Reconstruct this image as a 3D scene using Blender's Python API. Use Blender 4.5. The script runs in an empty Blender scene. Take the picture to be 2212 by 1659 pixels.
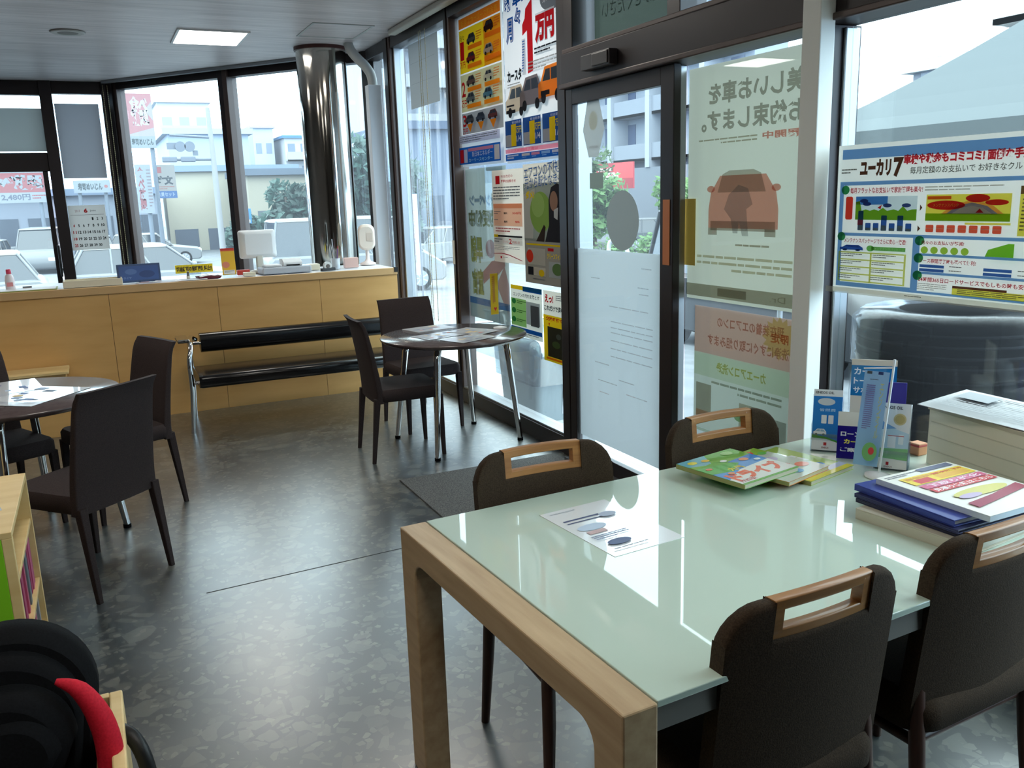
import bpy, math, random
from mathutils import Vector, Matrix
random.seed(7)
S = bpy.context.scene
COL = S.collection
PI = math.pi
R = math.radians

# ------------------------------------------------------------------ camera
def cam_axes(p, r, y):
    p, r, y = R(p), R(r), R(y)
    f = Vector((math.sin(y)*math.cos(p), math.cos(y)*math.cos(p), -math.sin(p)))
    rt = Vector((math.cos(y), -math.sin(y), 0)); up = rt.cross(f)
    return rt*math.cos(r)+up*math.sin(r), -rt*math.sin(r)+up*math.cos(r), f
cd = bpy.data.cameras.new('camera'); cam = bpy.data.objects.new('camera', cd); COL.objects.link(cam)
cd.sensor_width = 36; cd.lens = 1877.8/2212*36; cd.clip_end = 500; cd.clip_start = .02
a_, b_, c_ = cam_axes(12.205, -1.8063, 25.186)
m_ = Matrix((a_, b_, -c_)).transposed().to_4x4(); m_.translation = (0, 0, 1.58); cam.matrix_world = m_
S.camera = cam
S.view_settings.view_transform = 'Standard'; S.view_settings.look = 'None'
S.view_settings.gamma = 1; S.view_settings.use_curve_mapping = False
S.view_settings.exposure = 0.3
try:
    S.cycles.use_denoising = True; S.cycles.max_bounces = 10; S.cycles.transparent_max_bounces = 24
    S.cycles.sample_clamp_indirect = 6; S.cycles.caustics_reflective = False; S.cycles.caustics_refractive = False
except Exception: pass

# ------------------------------------------------------------------ sky
SKY = 7.0
w = bpy.data.worlds.new('overcast_sky'); S.world = w; w.use_nodes = True
nt = w.node_tree; nt.nodes.clear()
wo = nt.nodes.new('ShaderNodeOutputWorld'); bg = nt.nodes.new('ShaderNodeBackground')
tc = nt.nodes.new('ShaderNodeTexCoord'); sx = nt.nodes.new('ShaderNodeSeparateXYZ'); cr = nt.nodes.new('ShaderNodeValToRGB')
nt.links.new(tc.outputs['Generated'], sx.inputs[0]); nt.links.new(sx.outputs['Z'], cr.inputs[0])
cr.color_ramp.elements[0].position = 0.0; cr.color_ramp.elements[0].color = (.52, .70, 1.0, 1)
cr.color_ramp.elements[1].position = .55; cr.color_ramp.elements[1].color = (.93, .97, 1.0, 1)
e = cr.color_ramp.elements.new(.12); e.color = (.70, .84, 1.0, 1)
nt.links.new(cr.outputs[0], bg.inputs[0]); bg.inputs[1].default_value = SKY; nt.links.new(bg.outputs[0], wo.inputs[0])

# ------------------------------------------------------------------ materials
def lin(c):
    return tuple((x/255/12.92 if x/255 <= .04045 else ((x/255+.055)/1.055)**2.4) for x in c[:3]) + (1,)
MC = {}
def mat(rgb, rough=.5, metal=0, coat=0, spec=.5, emit=0, trans=0, key=None):
    k = (tuple(rgb), rough, metal, coat, spec, emit, trans)
    if k in MC: return MC[k]
    m = bpy.data.materials.new('material'); m.use_nodes = True; n = m.node_tree; p = n.nodes['Principled BSDF']
    p.inputs['Base Color'].default_value = lin(rgb); p.inputs['Roughness'].default_value = rough
    p.inputs['Metallic'].default_value = metal; p.inputs['Specular IOR Level'].default_value = spec
    p.inputs['Coat Weight'].default_value = coat; p.inputs['Coat Roughness'].default_value = .02
    if emit: p.inputs['Emission Color'].default_value = lin(rgb); p.inputs['Emission Strength'].default_value = emit
    if trans:
        o = n.nodes['Material Output']; t = n.nodes.new('ShaderNodeBsdfTranslucent'); t.inputs[0].default_value = lin(rgb)
        x = n.nodes.new('ShaderNodeMixShader'); x.inputs[0].default_value = trans
        n.links.new(p.outputs[0], x.inputs[1]); n.links.new(t.outputs[0], x.inputs[2]); n.links.new(x.outputs[0], o.inputs[0])
    m['rgb'] = list(rgb); MC[k] = m; return m
INKS = {}
def ink(m, f):                                     # printing ink on a backlit sheet: tints what shines through, reflects its own colour
    k = (m.name, f)
    if k not in INKS:
        c = lin(m['rgb']); n_ = bpy.data.materials.new('printing_ink'); n_.use_nodes = True; t = n_.node_tree; t.nodes.remove(t.nodes['Principled BSDF']); o = t.nodes['Material Output']
        d = t.nodes.new('ShaderNodeBsdfDiffuse'); d.inputs[0].default_value = c; r = t.nodes.new('ShaderNodeBsdfTransparent'); r.inputs[0].default_value = c
        x = t.nodes.new('ShaderNodeMixShader'); x.inputs[0].default_value = f; t.links.new(d.outputs[0], x.inputs[1]); t.links.new(r.outputs[0], x.inputs[2]); t.links.new(x.outputs[0], o.inputs[0]); INKS[k] = n_
    return INKS[k]
def noise_mat(c1, c2, scale=(1, 1, 1), nscale=5, rough=.5, bump=0, coat=0, detail=4, lo=.35, hi=.65, spec=.5, wave=False, metal=0):
    m = bpy.data.materials.new('material'); m.use_nodes = True; n = m.node_tree; p = n.nodes['Principled BSDF']
    t = n.nodes.new('ShaderNodeTexCoord'); mp = n.nodes.new('ShaderNodeMapping'); mp.inputs['Scale'].default_value = scale
    ns = n.nodes.new('ShaderNodeTexNoise'); ns.inputs['Scale'].default_value = nscale; ns.inputs['Detail'].default_value = detail
    r = n.nodes.new('ShaderNodeValToRGB'); r.color_ramp.elements[0].position = lo; r.color_ramp.elements[1].position = hi
    r.color_ramp.elements[0].color = lin(c1); r.color_ramp.elements[1].color = lin(c2)
    n.links.new(t.outputs['Object'], mp.inputs[0]); n.links.new(mp.outputs[0], ns.inputs[0])
    n.links.new(ns.outputs[0], r.inputs[0]); n.links.new(r.outputs[0], p.inputs['Base Color'])
    p.inputs['Roughness'].default_value = rough; p.inputs['Coat Weight'].default_value = coat; p.inputs['Specular IOR Level'].default_value = spec
    p.inputs['Metallic'].default_value = metal
    if bump:
        b = n.nodes.new('ShaderNodeBump'); b.inputs['Strength'].default_value = bump; b.inputs['Distance'].default_value = .003
        n.links.new(ns.outputs[0], b.inputs['Height']); n.links.new(b.outputs[0], p.inputs['Normal'])
    return m
def glass_mat(haze=.03, tint=(235, 245, 245), haze_col=(225, 235, 245), streak=False):
    m = bpy.data.materials.new('window_glass'); m.use_nodes = True; n = m.node_tree; n.nodes.remove(n.nodes['Principled BSDF'])
    o = n.nodes['Material Output']; tr = n.nodes.new('ShaderNodeBsdfTransparent'); tr.inputs[0].default_value = lin(tint)
    gl = n.nodes.new('ShaderNodeBsdfGlossy'); gl.inputs['Roughness'].default_value = .0
    lw = n.nodes.new('ShaderNodeLayerWeight'); lw.inputs[0].default_value = .5
    pw = n.nodes.new('ShaderNodeMath'); pw.operation = 'POWER'; pw.inputs[1].default_value = 5; n.links.new(lw.outputs['Facing'], pw.inputs[0])
    fr = n.nodes.new('ShaderNodeMath'); fr.operation = 'MULTIPLY_ADD'; fr.inputs[1].default_value = .45; fr.inputs[2].default_value = .03; n.links.new(pw.outputs[0], fr.inputs[0])
    x = n.nodes.new('ShaderNodeMixShader'); n.links.new(fr.outputs[0], x.inputs[0]); n.links.new(tr.outputs[0], x.inputs[1]); n.links.new(gl.outputs[0], x.inputs[2])
    tl = n.nodes.new('ShaderNodeBsdfTranslucent'); tl.inputs[0].default_value = lin(haze_col)  # translucent veil imitates glare washing out the view; streaks are real marks
    y = n.nodes.new('ShaderNodeMixShader'); y.inputs[0].default_value = haze
    if streak:
        t = n.nodes.new('ShaderNodeTexCoord'); mp = n.nodes.new('ShaderNodeMapping'); mp.inputs['Scale'].default_value = (1, 9, .7)
        ns = n.nodes.new('ShaderNodeTexNoise'); ns.inputs['Scale'].default_value = 2.2; ns.inputs['Detail'].default_value = 5
        mr = n.nodes.new('ShaderNodeMapRange'); mr.inputs['From Min'].default_value = .4; mr.inputs['From Max'].default_value = .65
        mr.inputs['To Min'].default_value = haze*.4; mr.inputs['To Max'].default_value = haze*2.2
        n.links.new(t.outputs['Object'], mp.inputs[0]); n.links.new(mp.outputs[0], ns.inputs[0]); n.links.new(ns.outputs[0], mr.inputs[0]); n.links.new(mr.outputs[0], y.inputs[0])
    n.links.new(x.outputs[0], y.inputs[1]); n.links.new(tl.outputs[0], y.inputs[2]); n.links.new(y.outputs[0], o.inputs[0])
    return m
def wrap_mat():
    m = clear_mat((245, 247, 250)); n = m.node_tree; x = [q for q in n.nodes if q.type == 'MIX_SHADER'][0]
    lw = n.nodes.new('ShaderNodeLayerWeight'); pw = n.nodes.new('ShaderNodeMath'); pw.operation = 'POWER'; pw.inputs[1].default_value = 4; n.links.new(lw.outputs['Facing'], pw.inputs[0])
    mu = n.nodes.new('ShaderNodeMath'); mu.operation = 'MULTIPLY'; mu.inputs[1].default_value = .5; n.links.new(pw.outputs[0], mu.inputs[0]); n.links.new(mu.outputs[0], x.inputs[0]); return m
def clear_mat(tint=(235, 240, 245), fac=.12):
    m = bpy.data.materials.new('clear_plastic'); m.use_nodes = True; n = m.node_tree; n.nodes.remove(n.nodes['Principled BSDF'])
    o = n.nodes['Material Output']; tr = n.nodes.new('ShaderNodeBsdfTransparent'); tr.inputs[0].default_value = lin(tint)
    gl = n.nodes.new('ShaderNodeBsdfGlossy'); gl.inputs['Roughness'].default_value = .12
    x = n.nodes.new('ShaderNodeMixShader'); x.inputs[0].default_value = fac
    n.links.new(tr.outputs[0], x.inputs[1]); n.links.new(gl.outputs[0], x.inputs[2]); n.links.new(x.outputs[0], o.inputs[0])
    return m
def terrazzo():
    m = bpy.data.materials.new('terrazzo_floor'); m.use_nodes = True; n = m.node_tree; p = n.nodes['Principled BSDF']
    t = n.nodes.new('ShaderNodeTexCoord')
    nz = n.nodes.new('ShaderNodeTexNoise'); nz.inputs['Scale'].default_value = 9; nz.inputs['Detail'].default_value = 3
    mx = n.nodes.new('ShaderNodeMixRGB'); mx.blend_type = 'LINEAR_LIGHT'; mx.inputs[0].default_value = .02
    n.links.new(t.outputs['Object'], mx.inputs[1]); n.links.new(t.outputs['Object'], nz.inputs[0]); n.links.new(nz.outputs['Color'], mx.inputs[2])
    last = None
    base = n.nodes.new('ShaderNodeValToRGB'); nb = n.nodes.new('ShaderNodeTexNoise'); nb.inputs['Scale'].default_value = 2.5; nb.inputs['Detail'].default_value = 6
    n.links.new(t.outputs['Object'], nb.inputs[0]); n.links.new(nb.outputs[0], base.inputs[0])
    base.color_ramp.elements[0].position = .35; base.color_ramp.elements[0].color = lin((36, 43, 47)); base.color_ramp.elements[1].position = .7; base.color_ramp.elements[1].color = lin((58, 67, 71))
    last = base.outputs[0]
    for sc, thr, cols in ((11, .3, ((54, 60, 60), (96, 100, 95))), (19, .4, ((62, 68, 67), (100, 102, 96))), (42, .6, ((72, 78, 75), (118, 118, 110)))):
        v = n.nodes.new('ShaderNodeTexVoronoi'); v.inputs['Scale'].default_value = sc; v.voronoi_dimensions = '3D'
        v2 = n.nodes.new('ShaderNodeTexVoronoi'); v2.inputs['Scale'].default_value = sc; v2.feature = 'DISTANCE_TO_EDGE'
        n.links.new(mx.outputs[0], v.inputs['Vector']); n.links.new(mx.outputs[0], v2.inputs['Vector'])
        s = n.nodes.new('ShaderNodeSeparateColor'); n.links.new(v.outputs['Color'], s.inputs[0])
        g = n.nodes.new('ShaderNodeMath'); g.operation = 'GREATER_THAN'; g.inputs[1].default_value = thr+.2; n.links.new(s.outputs[0], g.inputs[0])
        ed = n.nodes.new('ShaderNodeMath'); ed.operation = 'GREATER_THAN'; ed.inputs[1].default_value = .10; n.links.new(v2.outputs['Distance'], ed.inputs[0])
        mu = n.nodes.new('ShaderNodeMath'); mu.operation = 'MULTIPLY'; n.links.new(g.outputs[0], mu.inputs[0]); n.links.new(ed.outputs[0], mu.inputs[1])
        rr = n.nodes.new('ShaderNodeValToRGB'); rr.color_ramp.elements[0].color = lin(cols[0]); rr.color_ramp.elements[1].color = lin(cols[1]); n.links.new(s.outputs[1], rr.inputs[0])
        q = n.nodes.new('ShaderNodeMixRGB'); n.links.new(mu.outputs[0], q.inputs[0]); n.links.new(last, q.inputs[1]); n.links.new(rr.outputs[0], q.inputs[2]); last = q.outputs[0]
    n.links.new(last, p.inputs['Base Color']); p.inputs['Roughness'].default_value = .3; p.inputs['Specular IOR Level'].default_value = 1.0; p.inputs['IOR'].default_value = 1.8; p.inputs['Coat Weight'].default_value = .8; p.inputs['Coat Roughness'].default_value = .3
    n2 = n.nodes.new('ShaderNodeTexNoise'); n2.inputs['Scale'].default_value = 3; r2 = n.nodes.new('ShaderNodeMapRange'); r2.inputs['To Min'].default_value = .27; r2.inputs['To Max'].default_value = .37
    n.links.new(t.outputs['Object'], n2.inputs[0]); n.links.new(n2.outputs[0], r2.inputs[0]); n.links.new(r2.outputs[0], p.inputs['Roughness'])
    return m
def tiles_mat(c1, c2, mortar, size=.3):
    m = bpy.data.materials.new('paving_tiles'); m.use_nodes = True; n = m.node_tree; p = n.nodes['Principled BSDF']
    t = n.nodes.new('ShaderNodeTexCoord'); b = n.nodes.new('ShaderNodeTexBrick'); b.inputs['Scale'].default_value = 1/size
    b.inputs['Color1'].default_value = lin(c1); b.inputs['Color2'].default_value = lin(c2); b.inputs['Mortar'].default_value = lin(mortar)
    b.inputs['Mortar Size'].default_value = .02; b.offset = 0; b.inputs['Brick Width'].default_value = 1; b.inputs['Row Height'].default_value = 1
    n.links.new(t.outputs['Object'], b.inputs[0]); n.links.new(b.outputs[0], p.inputs['Base Color']); p.inputs['Roughness'].default_value = .6
    return m

M = dict(
    frame=mat((33, 23, 23), .4, .2), framebr=mat((78, 63, 58), .4, .2), silver=mat((150, 152, 155), .35, .8),
    chrome=mat((225, 225, 225), .07, 1), steel=mat((196, 192, 184), .09, 1), black=mat((16, 16, 18), .45), rubber=mat((14, 14, 15), .9, spec=.08),
    white=mat((225, 226, 226), .5), offwhite=mat((205, 203, 192), .5), cream=mat((222, 214, 190), .5),
    fabric=noise_mat((47, 38, 38), (60, 49, 47), nscale=260, rough=.85, bump=.25, spec=.25),
    grip=noise_mat((48, 37, 27), (66, 52, 38), nscale=300, rough=.9, bump=.35, spec=.2),
    handle=noise_mat((150, 98, 48), (172, 118, 62), scale=(1, 1, 14), nscale=6, rough=.4, coat=.2),
    darkwood=noise_mat((58, 34, 26), (74, 44, 32), scale=(8, 8, 1), nscale=6, rough=.45),
    oak=noise_mat((172, 142, 106), (196, 168, 130), scale=(12, 1.2, 12), nscale=3, rough=.42, lo=.3, hi=.7),
    oakv=noise_mat((190, 150, 110), (212, 176, 136), scale=(12, 12, 1.2), nscale=3, rough=.42, lo=.3, hi=.7),
    birch=noise_mat((206, 158, 92), (222, 176, 110), scale=(.8, .8, 4), nscale=2.2, rough=.45, lo=.3, hi=.7),
    birchcap=mat((210, 170, 118), .4), shelf=noise_mat((226, 192, 130), (238, 208, 150), scale=(1, 6, 6), nscale=2.5, rough=.5),
    vinyl=noise_mat((15, 15, 16), (21, 20, 21), nscale=60, rough=.22, bump=.05), laminate=noise_mat((74, 62, 62), (84, 72, 71), nscale=30, rough=.22, coat=.3),
    glass=glass_mat(.025), glassr=glass_mat(.006), glass2=glass_mat(.05, streak=True), ceiling=noise_mat((190, 180, 180), (226, 216, 216), scale=(.5, 7, 1), nscale=3.2, rough=.42, lo=.3, hi=.72, detail=7),
    wall=mat((84, 80, 78), .7), asphalt=noise_mat((88, 92, 98), (104, 108, 114), nscale=3, rough=.8), clear=clear_mat(),
    tabletop=mat((192, 209, 194), .6, coat=1.0), navy=mat((34, 40, 96), .45), mesh=noise_mat((66, 68, 70), (104, 104, 102), nscale=150, rough=.9, lo=.4, hi=.6))
TR = .15
def pm(*c): return mat(c, .55, trans=TR)          # thin printed paper or film on a window
def om(*c): return mat(c, .5)                      # opaque print

# ------------------------------------------------------------------ mesh builder
class MB:
    def __init__(s): s.v = []; s.f = []; s.m = []; s.mats = []; s.T = Matrix(); s.sm = []
    def mi(s, m):
        if m not in s.mats: s.mats.append(m)
        return s.mats.index(m)
    def add(s, vs, fs, m, smooth=False):
        o = len(s.v); s.v += [s.T @ Vector(v) for v in vs]; k = s.mi(m)
        for f in fs: s.f.append(tuple(i+o for i in f)); s.m.append(k); s.sm.append(smooth)
        return s
    def box(s, x0, x1, y0, y1, z0, z1, m):
        vs = [(x, y, z) for z in (z0, z1) for x, y in ((x0, y0), (x1, y0), (x1, y1), (x0, y1))]
        return s.add(vs, [(0, 3, 2, 1), (4, 5, 6, 7), (0, 1, 5, 4), (1, 2, 6, 5), (2, 3, 7, 6), (3, 0, 4, 7)], m)
    def cbox(s, c, d, m): return s.box(c[0]-d[0]/2, c[0]+d[0]/2, c[1]-d[1]/2, c[1]+d[1]/2, c[2]-d[2]/2, c[2]+d[2]/2, m)
    def loft(s, rings, m, smooth=True, cap=True, closed=True):
        n = len(rings[0]); vs = [p for r in rings for p in r]; fs = []
        for i in range(len(rings)-1):
            for j in range(n if closed else n-1):
                k = (j+1) % n; fs.append((i*n+j, i*n+k, (i+1)*n+k, (i+1)*n+j))
        s.add(vs, fs, m, smooth)
        if cap and closed:
            s.add(rings[0], [tuple(range(n))[::-1]], m); s.add(rings[-1], [tuple(range(n))], m)
        return s
    def tube(s, path, r, m, n=10, sx=1, sy=1, cap=True):
        P = [Vector(p) for p in path]; N = len(P); rs = r if isinstance(r, (list, tuple)) else [r]*N
        if N > 3:                                  # smooth curve through the given points
            Q = []; q_ = []
            for i in range(N-1):
                a, b_, c, d = P[max(i-1, 0)], P[i], P[i+1], P[min(i+2, N-1)]
                for k in range(4):
                    t = k/4; Q.append(.5*((2*b_)+(c-a)*t+(2*a-5*b_+4*c-d)*t*t+(3*b_-a-3*c+d)*t**3)); q_.append(rs[i]+(rs[i+1]-rs[i])*t)
            P = Q+[P[-1]]; rs = q_+[rs[-1]]; N = len(P)
        t = (P[1]-P[0]).normalized(); u = t.orthogonal().normalized() if abs(t.z) < .9 else Vector((1, 0, 0)); rings = []
        for i in range(N):
            d = (P[min(i+1, N-1)]-P[max(i-1, 0)]).normalized(); u = (u-d*u.dot(d)).normalized(); v = d.cross(u)
            rings.append([P[i]+(u*math.cos(a)*sx+v*math.sin(a)*sy)*rs[i] for a in (2*PI*k/n for k in range(n))])
        return s.loft(rings, m, True, cap)
    def lathe(s, prof, m, n=32, c=(0, 0, 0), cap=True):
        return s.loft([[(c[0]+r*math.cos(2*PI*k/n), c[1]+r*math.sin(2*PI*k/n), c[2]+z) for k in range(n)] for r, z in prof], m, True, cap)
    def prism(s, poly, z0, z1, m, smooth=False):   # poly in local xy, extruded in z
        return s.loft([[(x, y, z0) for x, y in poly], [(x, y, z1) for x, y in poly]], m, smooth)
    def strip(s, x0, x1, zb, zt, th, yf, m, n=20, xs=None):   # upright curved slab
        xs = xs or [x0+(x1-x0)*i/n for i in range(n+1)]; rings = []
        for x in xs:
            b, t = zb(x), zt(x); K = 6; r = []
            for i in range(K+1): z = b+(t-b)*i/K; r.append((x, yf(x, z)-th/2, z))
            for i in range(K, -1, -1): z = b+(t-b)*i/K; r.append((x, yf(x, z)+th/2, z))
            rings.append(r)
        return s.loft(rings, m, True)
    def sphere(s, c, r, m, n=14, sc=(1, 1, 1)):
        k = n//2; return s.loft([[(c[0]+sc[0]*r*math.sin(PI*i/k)*math.cos(2*PI*j/n), c[1]+sc[1]*r*math.sin(PI*i/k)*math.sin(2*PI*j/n), c[2]-sc[2]*r*math.cos(PI*i/k)) for j in range(n)] for i in [.02]+list(range(1, k))+[k-.02]], m)
    def build(s, name, parent=None, loc=None, bevel=0, seg=2, rot=None, deform=None, angle=35):
        me = bpy.data.meshes.new(name)
        vs = [deform(v) for v in s.v] if deform else s.v
        me.from_pydata([tuple(v) for v in vs], [], s.f)
        for m in s.mats: me.materials.append(m)
        me.polygons.foreach_set('material_index', s.m); me.polygons.foreach_set('use_smooth', s.sm); me.update()
        o = bpy.data.objects.new(name, me); COL.objects.link(o)
        if parent: o.parent = parent
        if loc: o.location = loc
        if rot is not None: o.rotation_euler = rot if isinstance(rot, tuple) else (0, 0, rot)
        if bevel:
            b = o.modifiers.new('bevel', 'BEVEL'); b.width = bevel; b.segments = seg; b.limit_method = 'ANGLE'; b.angle_limit = R(angle)
        return o
def tag(o, label=None, cat=None, group=None, kind=None):
    if label: o['label'] = label
    if cat: o['category'] = cat
    if group: o['group'] = group
    if kind: o['kind'] = kind
    return o
def thing(name, label=None, cat=None, loc=(0, 0, 0), rot=0, group=None, kind=None):
    o = bpy.data.objects.new(name, None); COL.objects.link(o); o.location = loc; o.empty_display_size = .1
    o.rotation_euler = rot if isinstance(rot, tuple) else (0, 0, rot)
    return tag(o, label, cat, group, kind)
def dup(root, loc, rot, label=None, group=None):
    r = root.copy(); COL.objects.link(r); r.location = loc; r.rotation_euler = rot if isinstance(rot, tuple) else (0, 0, rot)
    if label: r['label'] = label
    if group: r['group'] = group
    for ch in list(root.children):
        c = ch.copy(); COL.objects.link(c); c.parent = r
        for g in list(ch.children):
            d = g.copy(); COL.objects.link(d); d.parent = c
    return r
def bx(name, dims, m, parent=None, bevel=0, loc=None, rot=None):
    b = MB(); b.box(*dims, m); return b.build(name, parent, bevel=bevel, loc=loc, rot=rot)

# text meshes (Blender's built-in font), normalised to the unit square
TXT = {}
def text_geo(s, bold=0):
    if (s, bold) in TXT: return TXT[(s, bold)]
    c = bpy.data.curves.new('t', 'FONT'); c.body = s; c.resolution_u = 2; c.offset = bold; c.space_line = .85; c.align_x = 'LEFT'
    o = bpy.data.objects.new('t', c); COL.objects.link(o)
    me = o.evaluated_get(bpy.context.evaluated_depsgraph_get()).to_mesh()
    vs = [tuple(v.co) for v in me.vertices]; fs = [tuple(p.vertices) for p in me.polygons]
    bpy.data.objects.remove(o); bpy.data.curves.remove(c)
    if not vs: vs = [(0, 0, 0)]
    x0 = min(v[0] for v in vs); x1 = max(v[0] for v in vs); y0 = min(v[1] for v in vs); y1 = max(v[1] for v in vs)
    g = ([((v[0]-x0)/max(x1-x0, 1e-6), (v[1]-y0)/max(y1-y0, 1e-6)) for v in vs], fs); TXT[(s, bold)] = g; return g
class Poster(MB):
    """flat print: local x right, z up, front faces -y; fractions run from the top left corner"""
    def __init__(s, W, H, base, th=.0015, flip=False, inkf=0):
        super().__init__(); s.W = W; s.H = H; s.k = 1; s.flip = flip; s.inkf = inkf
        if th: s.box(-W/2, W/2, 0, th, -H/2, H/2, base)
        else: s.add([(-W/2, 0, -H/2), (W/2, 0, -H/2), (W/2, 0, H/2), (-W/2, 0, H/2)], [(0, 1, 2, 3)], base)
    def P(s, x, y):
        if s.flip: x = 1-x
        return ((x-.5)*s.W, -.0004*s.k, (.5-y)*s.H)
    def poly(s, pts, m):
        s.k += .25; v = [s.P(*p) for p in pts]; s.add(v, [tuple(range(len(v)))], ink(m, s.inkf) if s.inkf else m); return s
    def rect(s, x0, y0, x1, y1, m, r=0):
        if not r: return s.poly([(x0, y1), (x1, y1), (x1, y0), (x0, y0)], m)
        a = s.W/s.H; ry = r*a; pts = []
        for cx, cy, t in ((x1-r, y1-ry, 0), (x1-r, y0+ry, 90), (x0+r, y0+ry, 180), (x0+r, y1-ry, 270)):
            for i in range(5):
                q = R(90-t-i*22.5) if 0 else R(t+i*22.5)
                pts.append((cx+r*math.cos(q-PI/2), cy-ry*math.sin(q-PI/2)))
        return s.poly(pts, m)
    def ell(s, cx, cy, rx, ry, m, n=24): return s.poly([(cx+rx*math.cos(2*PI*i/n), cy-ry*math.sin(2*PI*i/n)) for i in range(n)], m)
    def text(s, t, x0, y0, x1, y1, m, bold=0, slant=0, out=None, ow=.05):
        if out: s.text(t, x0-.004, y0-.003, x1+.004, y1+.003, out, bold+ow, slant)
        vs, fs = text_geo(t, bold); s.k += .25
        s.add([s.P(x0+(x1-x0)*a, y1-(y1-y0)*b-slant*a) for a, b in vs], fs, ink(m, s.inkf) if s.inkf else m); return s
    def lines(s, x0, y0, x1, y1, n, m, fill=.4):
        h = (y1-y0)/n; rnd = random.Random(int(x0*1000+y0*977+n))
        for i in range(n):
            x = x0; xe = x1 if i < n-1 else x0+(x1-x0)*.6
            while x < xe:
                wd = min(rnd.uniform(.06, .2)*(x1-x0), xe-x); s.rect(x, y0+i*h, x+wd, y0+i*h+h*fill, m); x += wd+.012*(x1-x0)
        return s
    def car(s, x0, y0, x1, y1, m, g, dk):          # small printed car picture
        f = lambda a, b: (x0+(x1-x0)*a, y0+(y1-y0)*b)
        s.poly([f(0, .85), f(0, .5), f(.12, .42), f(.28, .1), f(.8, .08), f(.98, .45), f(1, .85)], m)
        s.poly([f(.18, .45), f(.32, .17), f(.5, .17), f(.5, .45)], g); s.poly([f(.54, .45), f(.54, .17), f(.77, .16), f(.88, .45)], g)
        for c in (.22, .78): s.ell(*f(c, .85), (x1-x0)*.1, (y1-y0)*.15, dk)
        return s
RW = -PI/2      # rotation of a print that faces the room on the shop front
FL = lambda rz: (-PI/2, 0, rz)

# ------------------------------------------------------------------ room shell
CZ = 2.95; FX = 2.5
P0 = Vector((.36, 11.05)); P1 = Vector((2.56, 8.36))
b = MB(); poly = [(-3.2, -2.6), (2.62, -2.6), (2.62, 8.3), (.36, 11.15), (-3.2, 11.15)]
b.prism(poly, -.12, 0, terrazzo())
b.build('floor'); tag(bpy.data.objects['floor'], kind='structure')
b = MB(); b.prism([(-3.2, -2.6), (2.75, -2.6), (2.75, 8.45), (.42, 11.25), (-3.2, 11.25)], CZ, CZ+.15, M['ceiling'])
tag(b.build('ceiling'), kind='structure')
tag(bx('wall_left', (-3.35, -3.2, -2.75, 11.25, -.12, CZ+.15), M['wall']), kind='structure')
tag(bx('wall_rear', (-3.2, 2.75, -2.75, -2.6, -.12, CZ+.15), M['wall']), kind='structure')
tag(bx('wall_back', (-3.2, -1.5, 11.05, 11.2, -.12, CZ+.0), M['wall']), kind='structure')

def window(idx, kind='window'): return thing('%s_%d' % (kind, idx), kind='structure')
F = M['frame']; FB = M['framebr']
def pane(b, y0, y1, z0, z1, g, x=2.58): b.box(x, x+.005, y0, y1, z0, z1, g)
# bay beside the corner post
w1 = window(1); f = MB()
f.box(2.53, 2.62, 7.56, 7.59, 0, CZ, M['silver']); f.box(2.5, 2.64, 7.59, 7.64, 0, CZ, FB); f.box(2.49, 2.65, 7.64, 7.74, 0, CZ, F)
f.box(2.5, 2.62, 6.29, 7.56, 2.85, CZ, F); f.box(2.5, 2.62, 6.29, 7.56, 0, .11, F); f.box(2.51, 2.62, 6.29, 7.56, .11, .125, M['silver'])
f.box(2.5, 2.64, 6.265, 6.31, 0, CZ, F); f.box(2.51, 2.63, 6.23, 6.265, 0, CZ, FB)
f.box(2.5, 2.62, 7.74, 8.3, 0, .12, F); f.box(2.5, 2.62, 7.74, 8.3, 2.85, CZ, F); f.build('frame', w1, bevel=.004)
g = MB(); pane(g, 6.31, 7.56, .12, 2.86, M['glass2']); pane(g, 7.74, 8.3, .12, 2.86, M['glass']); g.build('glass', w1)
# poster bay
w2 = window(2); f = MB()
f.box(2.5, 2.62, 4.57, 6.23, 2.85, CZ, F); f.box(2.5, 2.62, 4.57, 6.23, 0, .11, F); f.box(2.51, 2.62, 4.57, 6.23, .11, .125, M['silver'])
f.box(2.49, 2.66, 4.48, 4.57, 0, CZ, F); f.box(2.51, 2.66, 4.47, 4.48, 0, 2.16, M['silver']); f.build('frame', w2, bevel=.004)
g = MB(); pane(g, 4.57, 6.23, .12, 2.86, M['glass']); g.build('glass', w2)
# sliding door leaf
d1 = window(1, 'door'); f = MB(); dx0, dx1 = 2.49, 2.53
f.box(dx0, dx1, 4.40, 4.47, .02, 2.15, F); f.box(dx0, dx1, 3.45, 3.555, .02, 2.15, F); f.box(dx0, dx1, 3.555, 4.40, 2.065, 2.15, F)
f.box(dx0, dx1, 3.555, 4.40, .02, .1, F); f.box(2.55, 2.6, 3.515, 3.56, 0, 2.15, FB); f.box(2.565, 2.6, 3.50, 3.515, 0, 2.15, M['silver']); f.build('frame', d1, bevel=.003)
f = MB(); f.box(2.44, 2.7, 3.4, 4.47, .0, .018, M['silver']); f.build('threshold', d1)
g = MB(); pane(g, 3.555, 4.40, .1, 2.065, M['glass'], 2.508); g.build('glass', d1)
# fixed pane behind the hanging banner
w3 = window(3); f = MB(); f.box(2.54, 2.64, 2.6, 3.5, 0, .1, F); f.box(2.5, 2.64, 2.5, 2.6, 0, 2.15, F); f.build('frame', w3, bevel=.003)
g = MB(); pane(g, 2.6, 3.5, .1, 2.16, M['glass'], 2.605); g.build('glass', w3)
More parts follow.
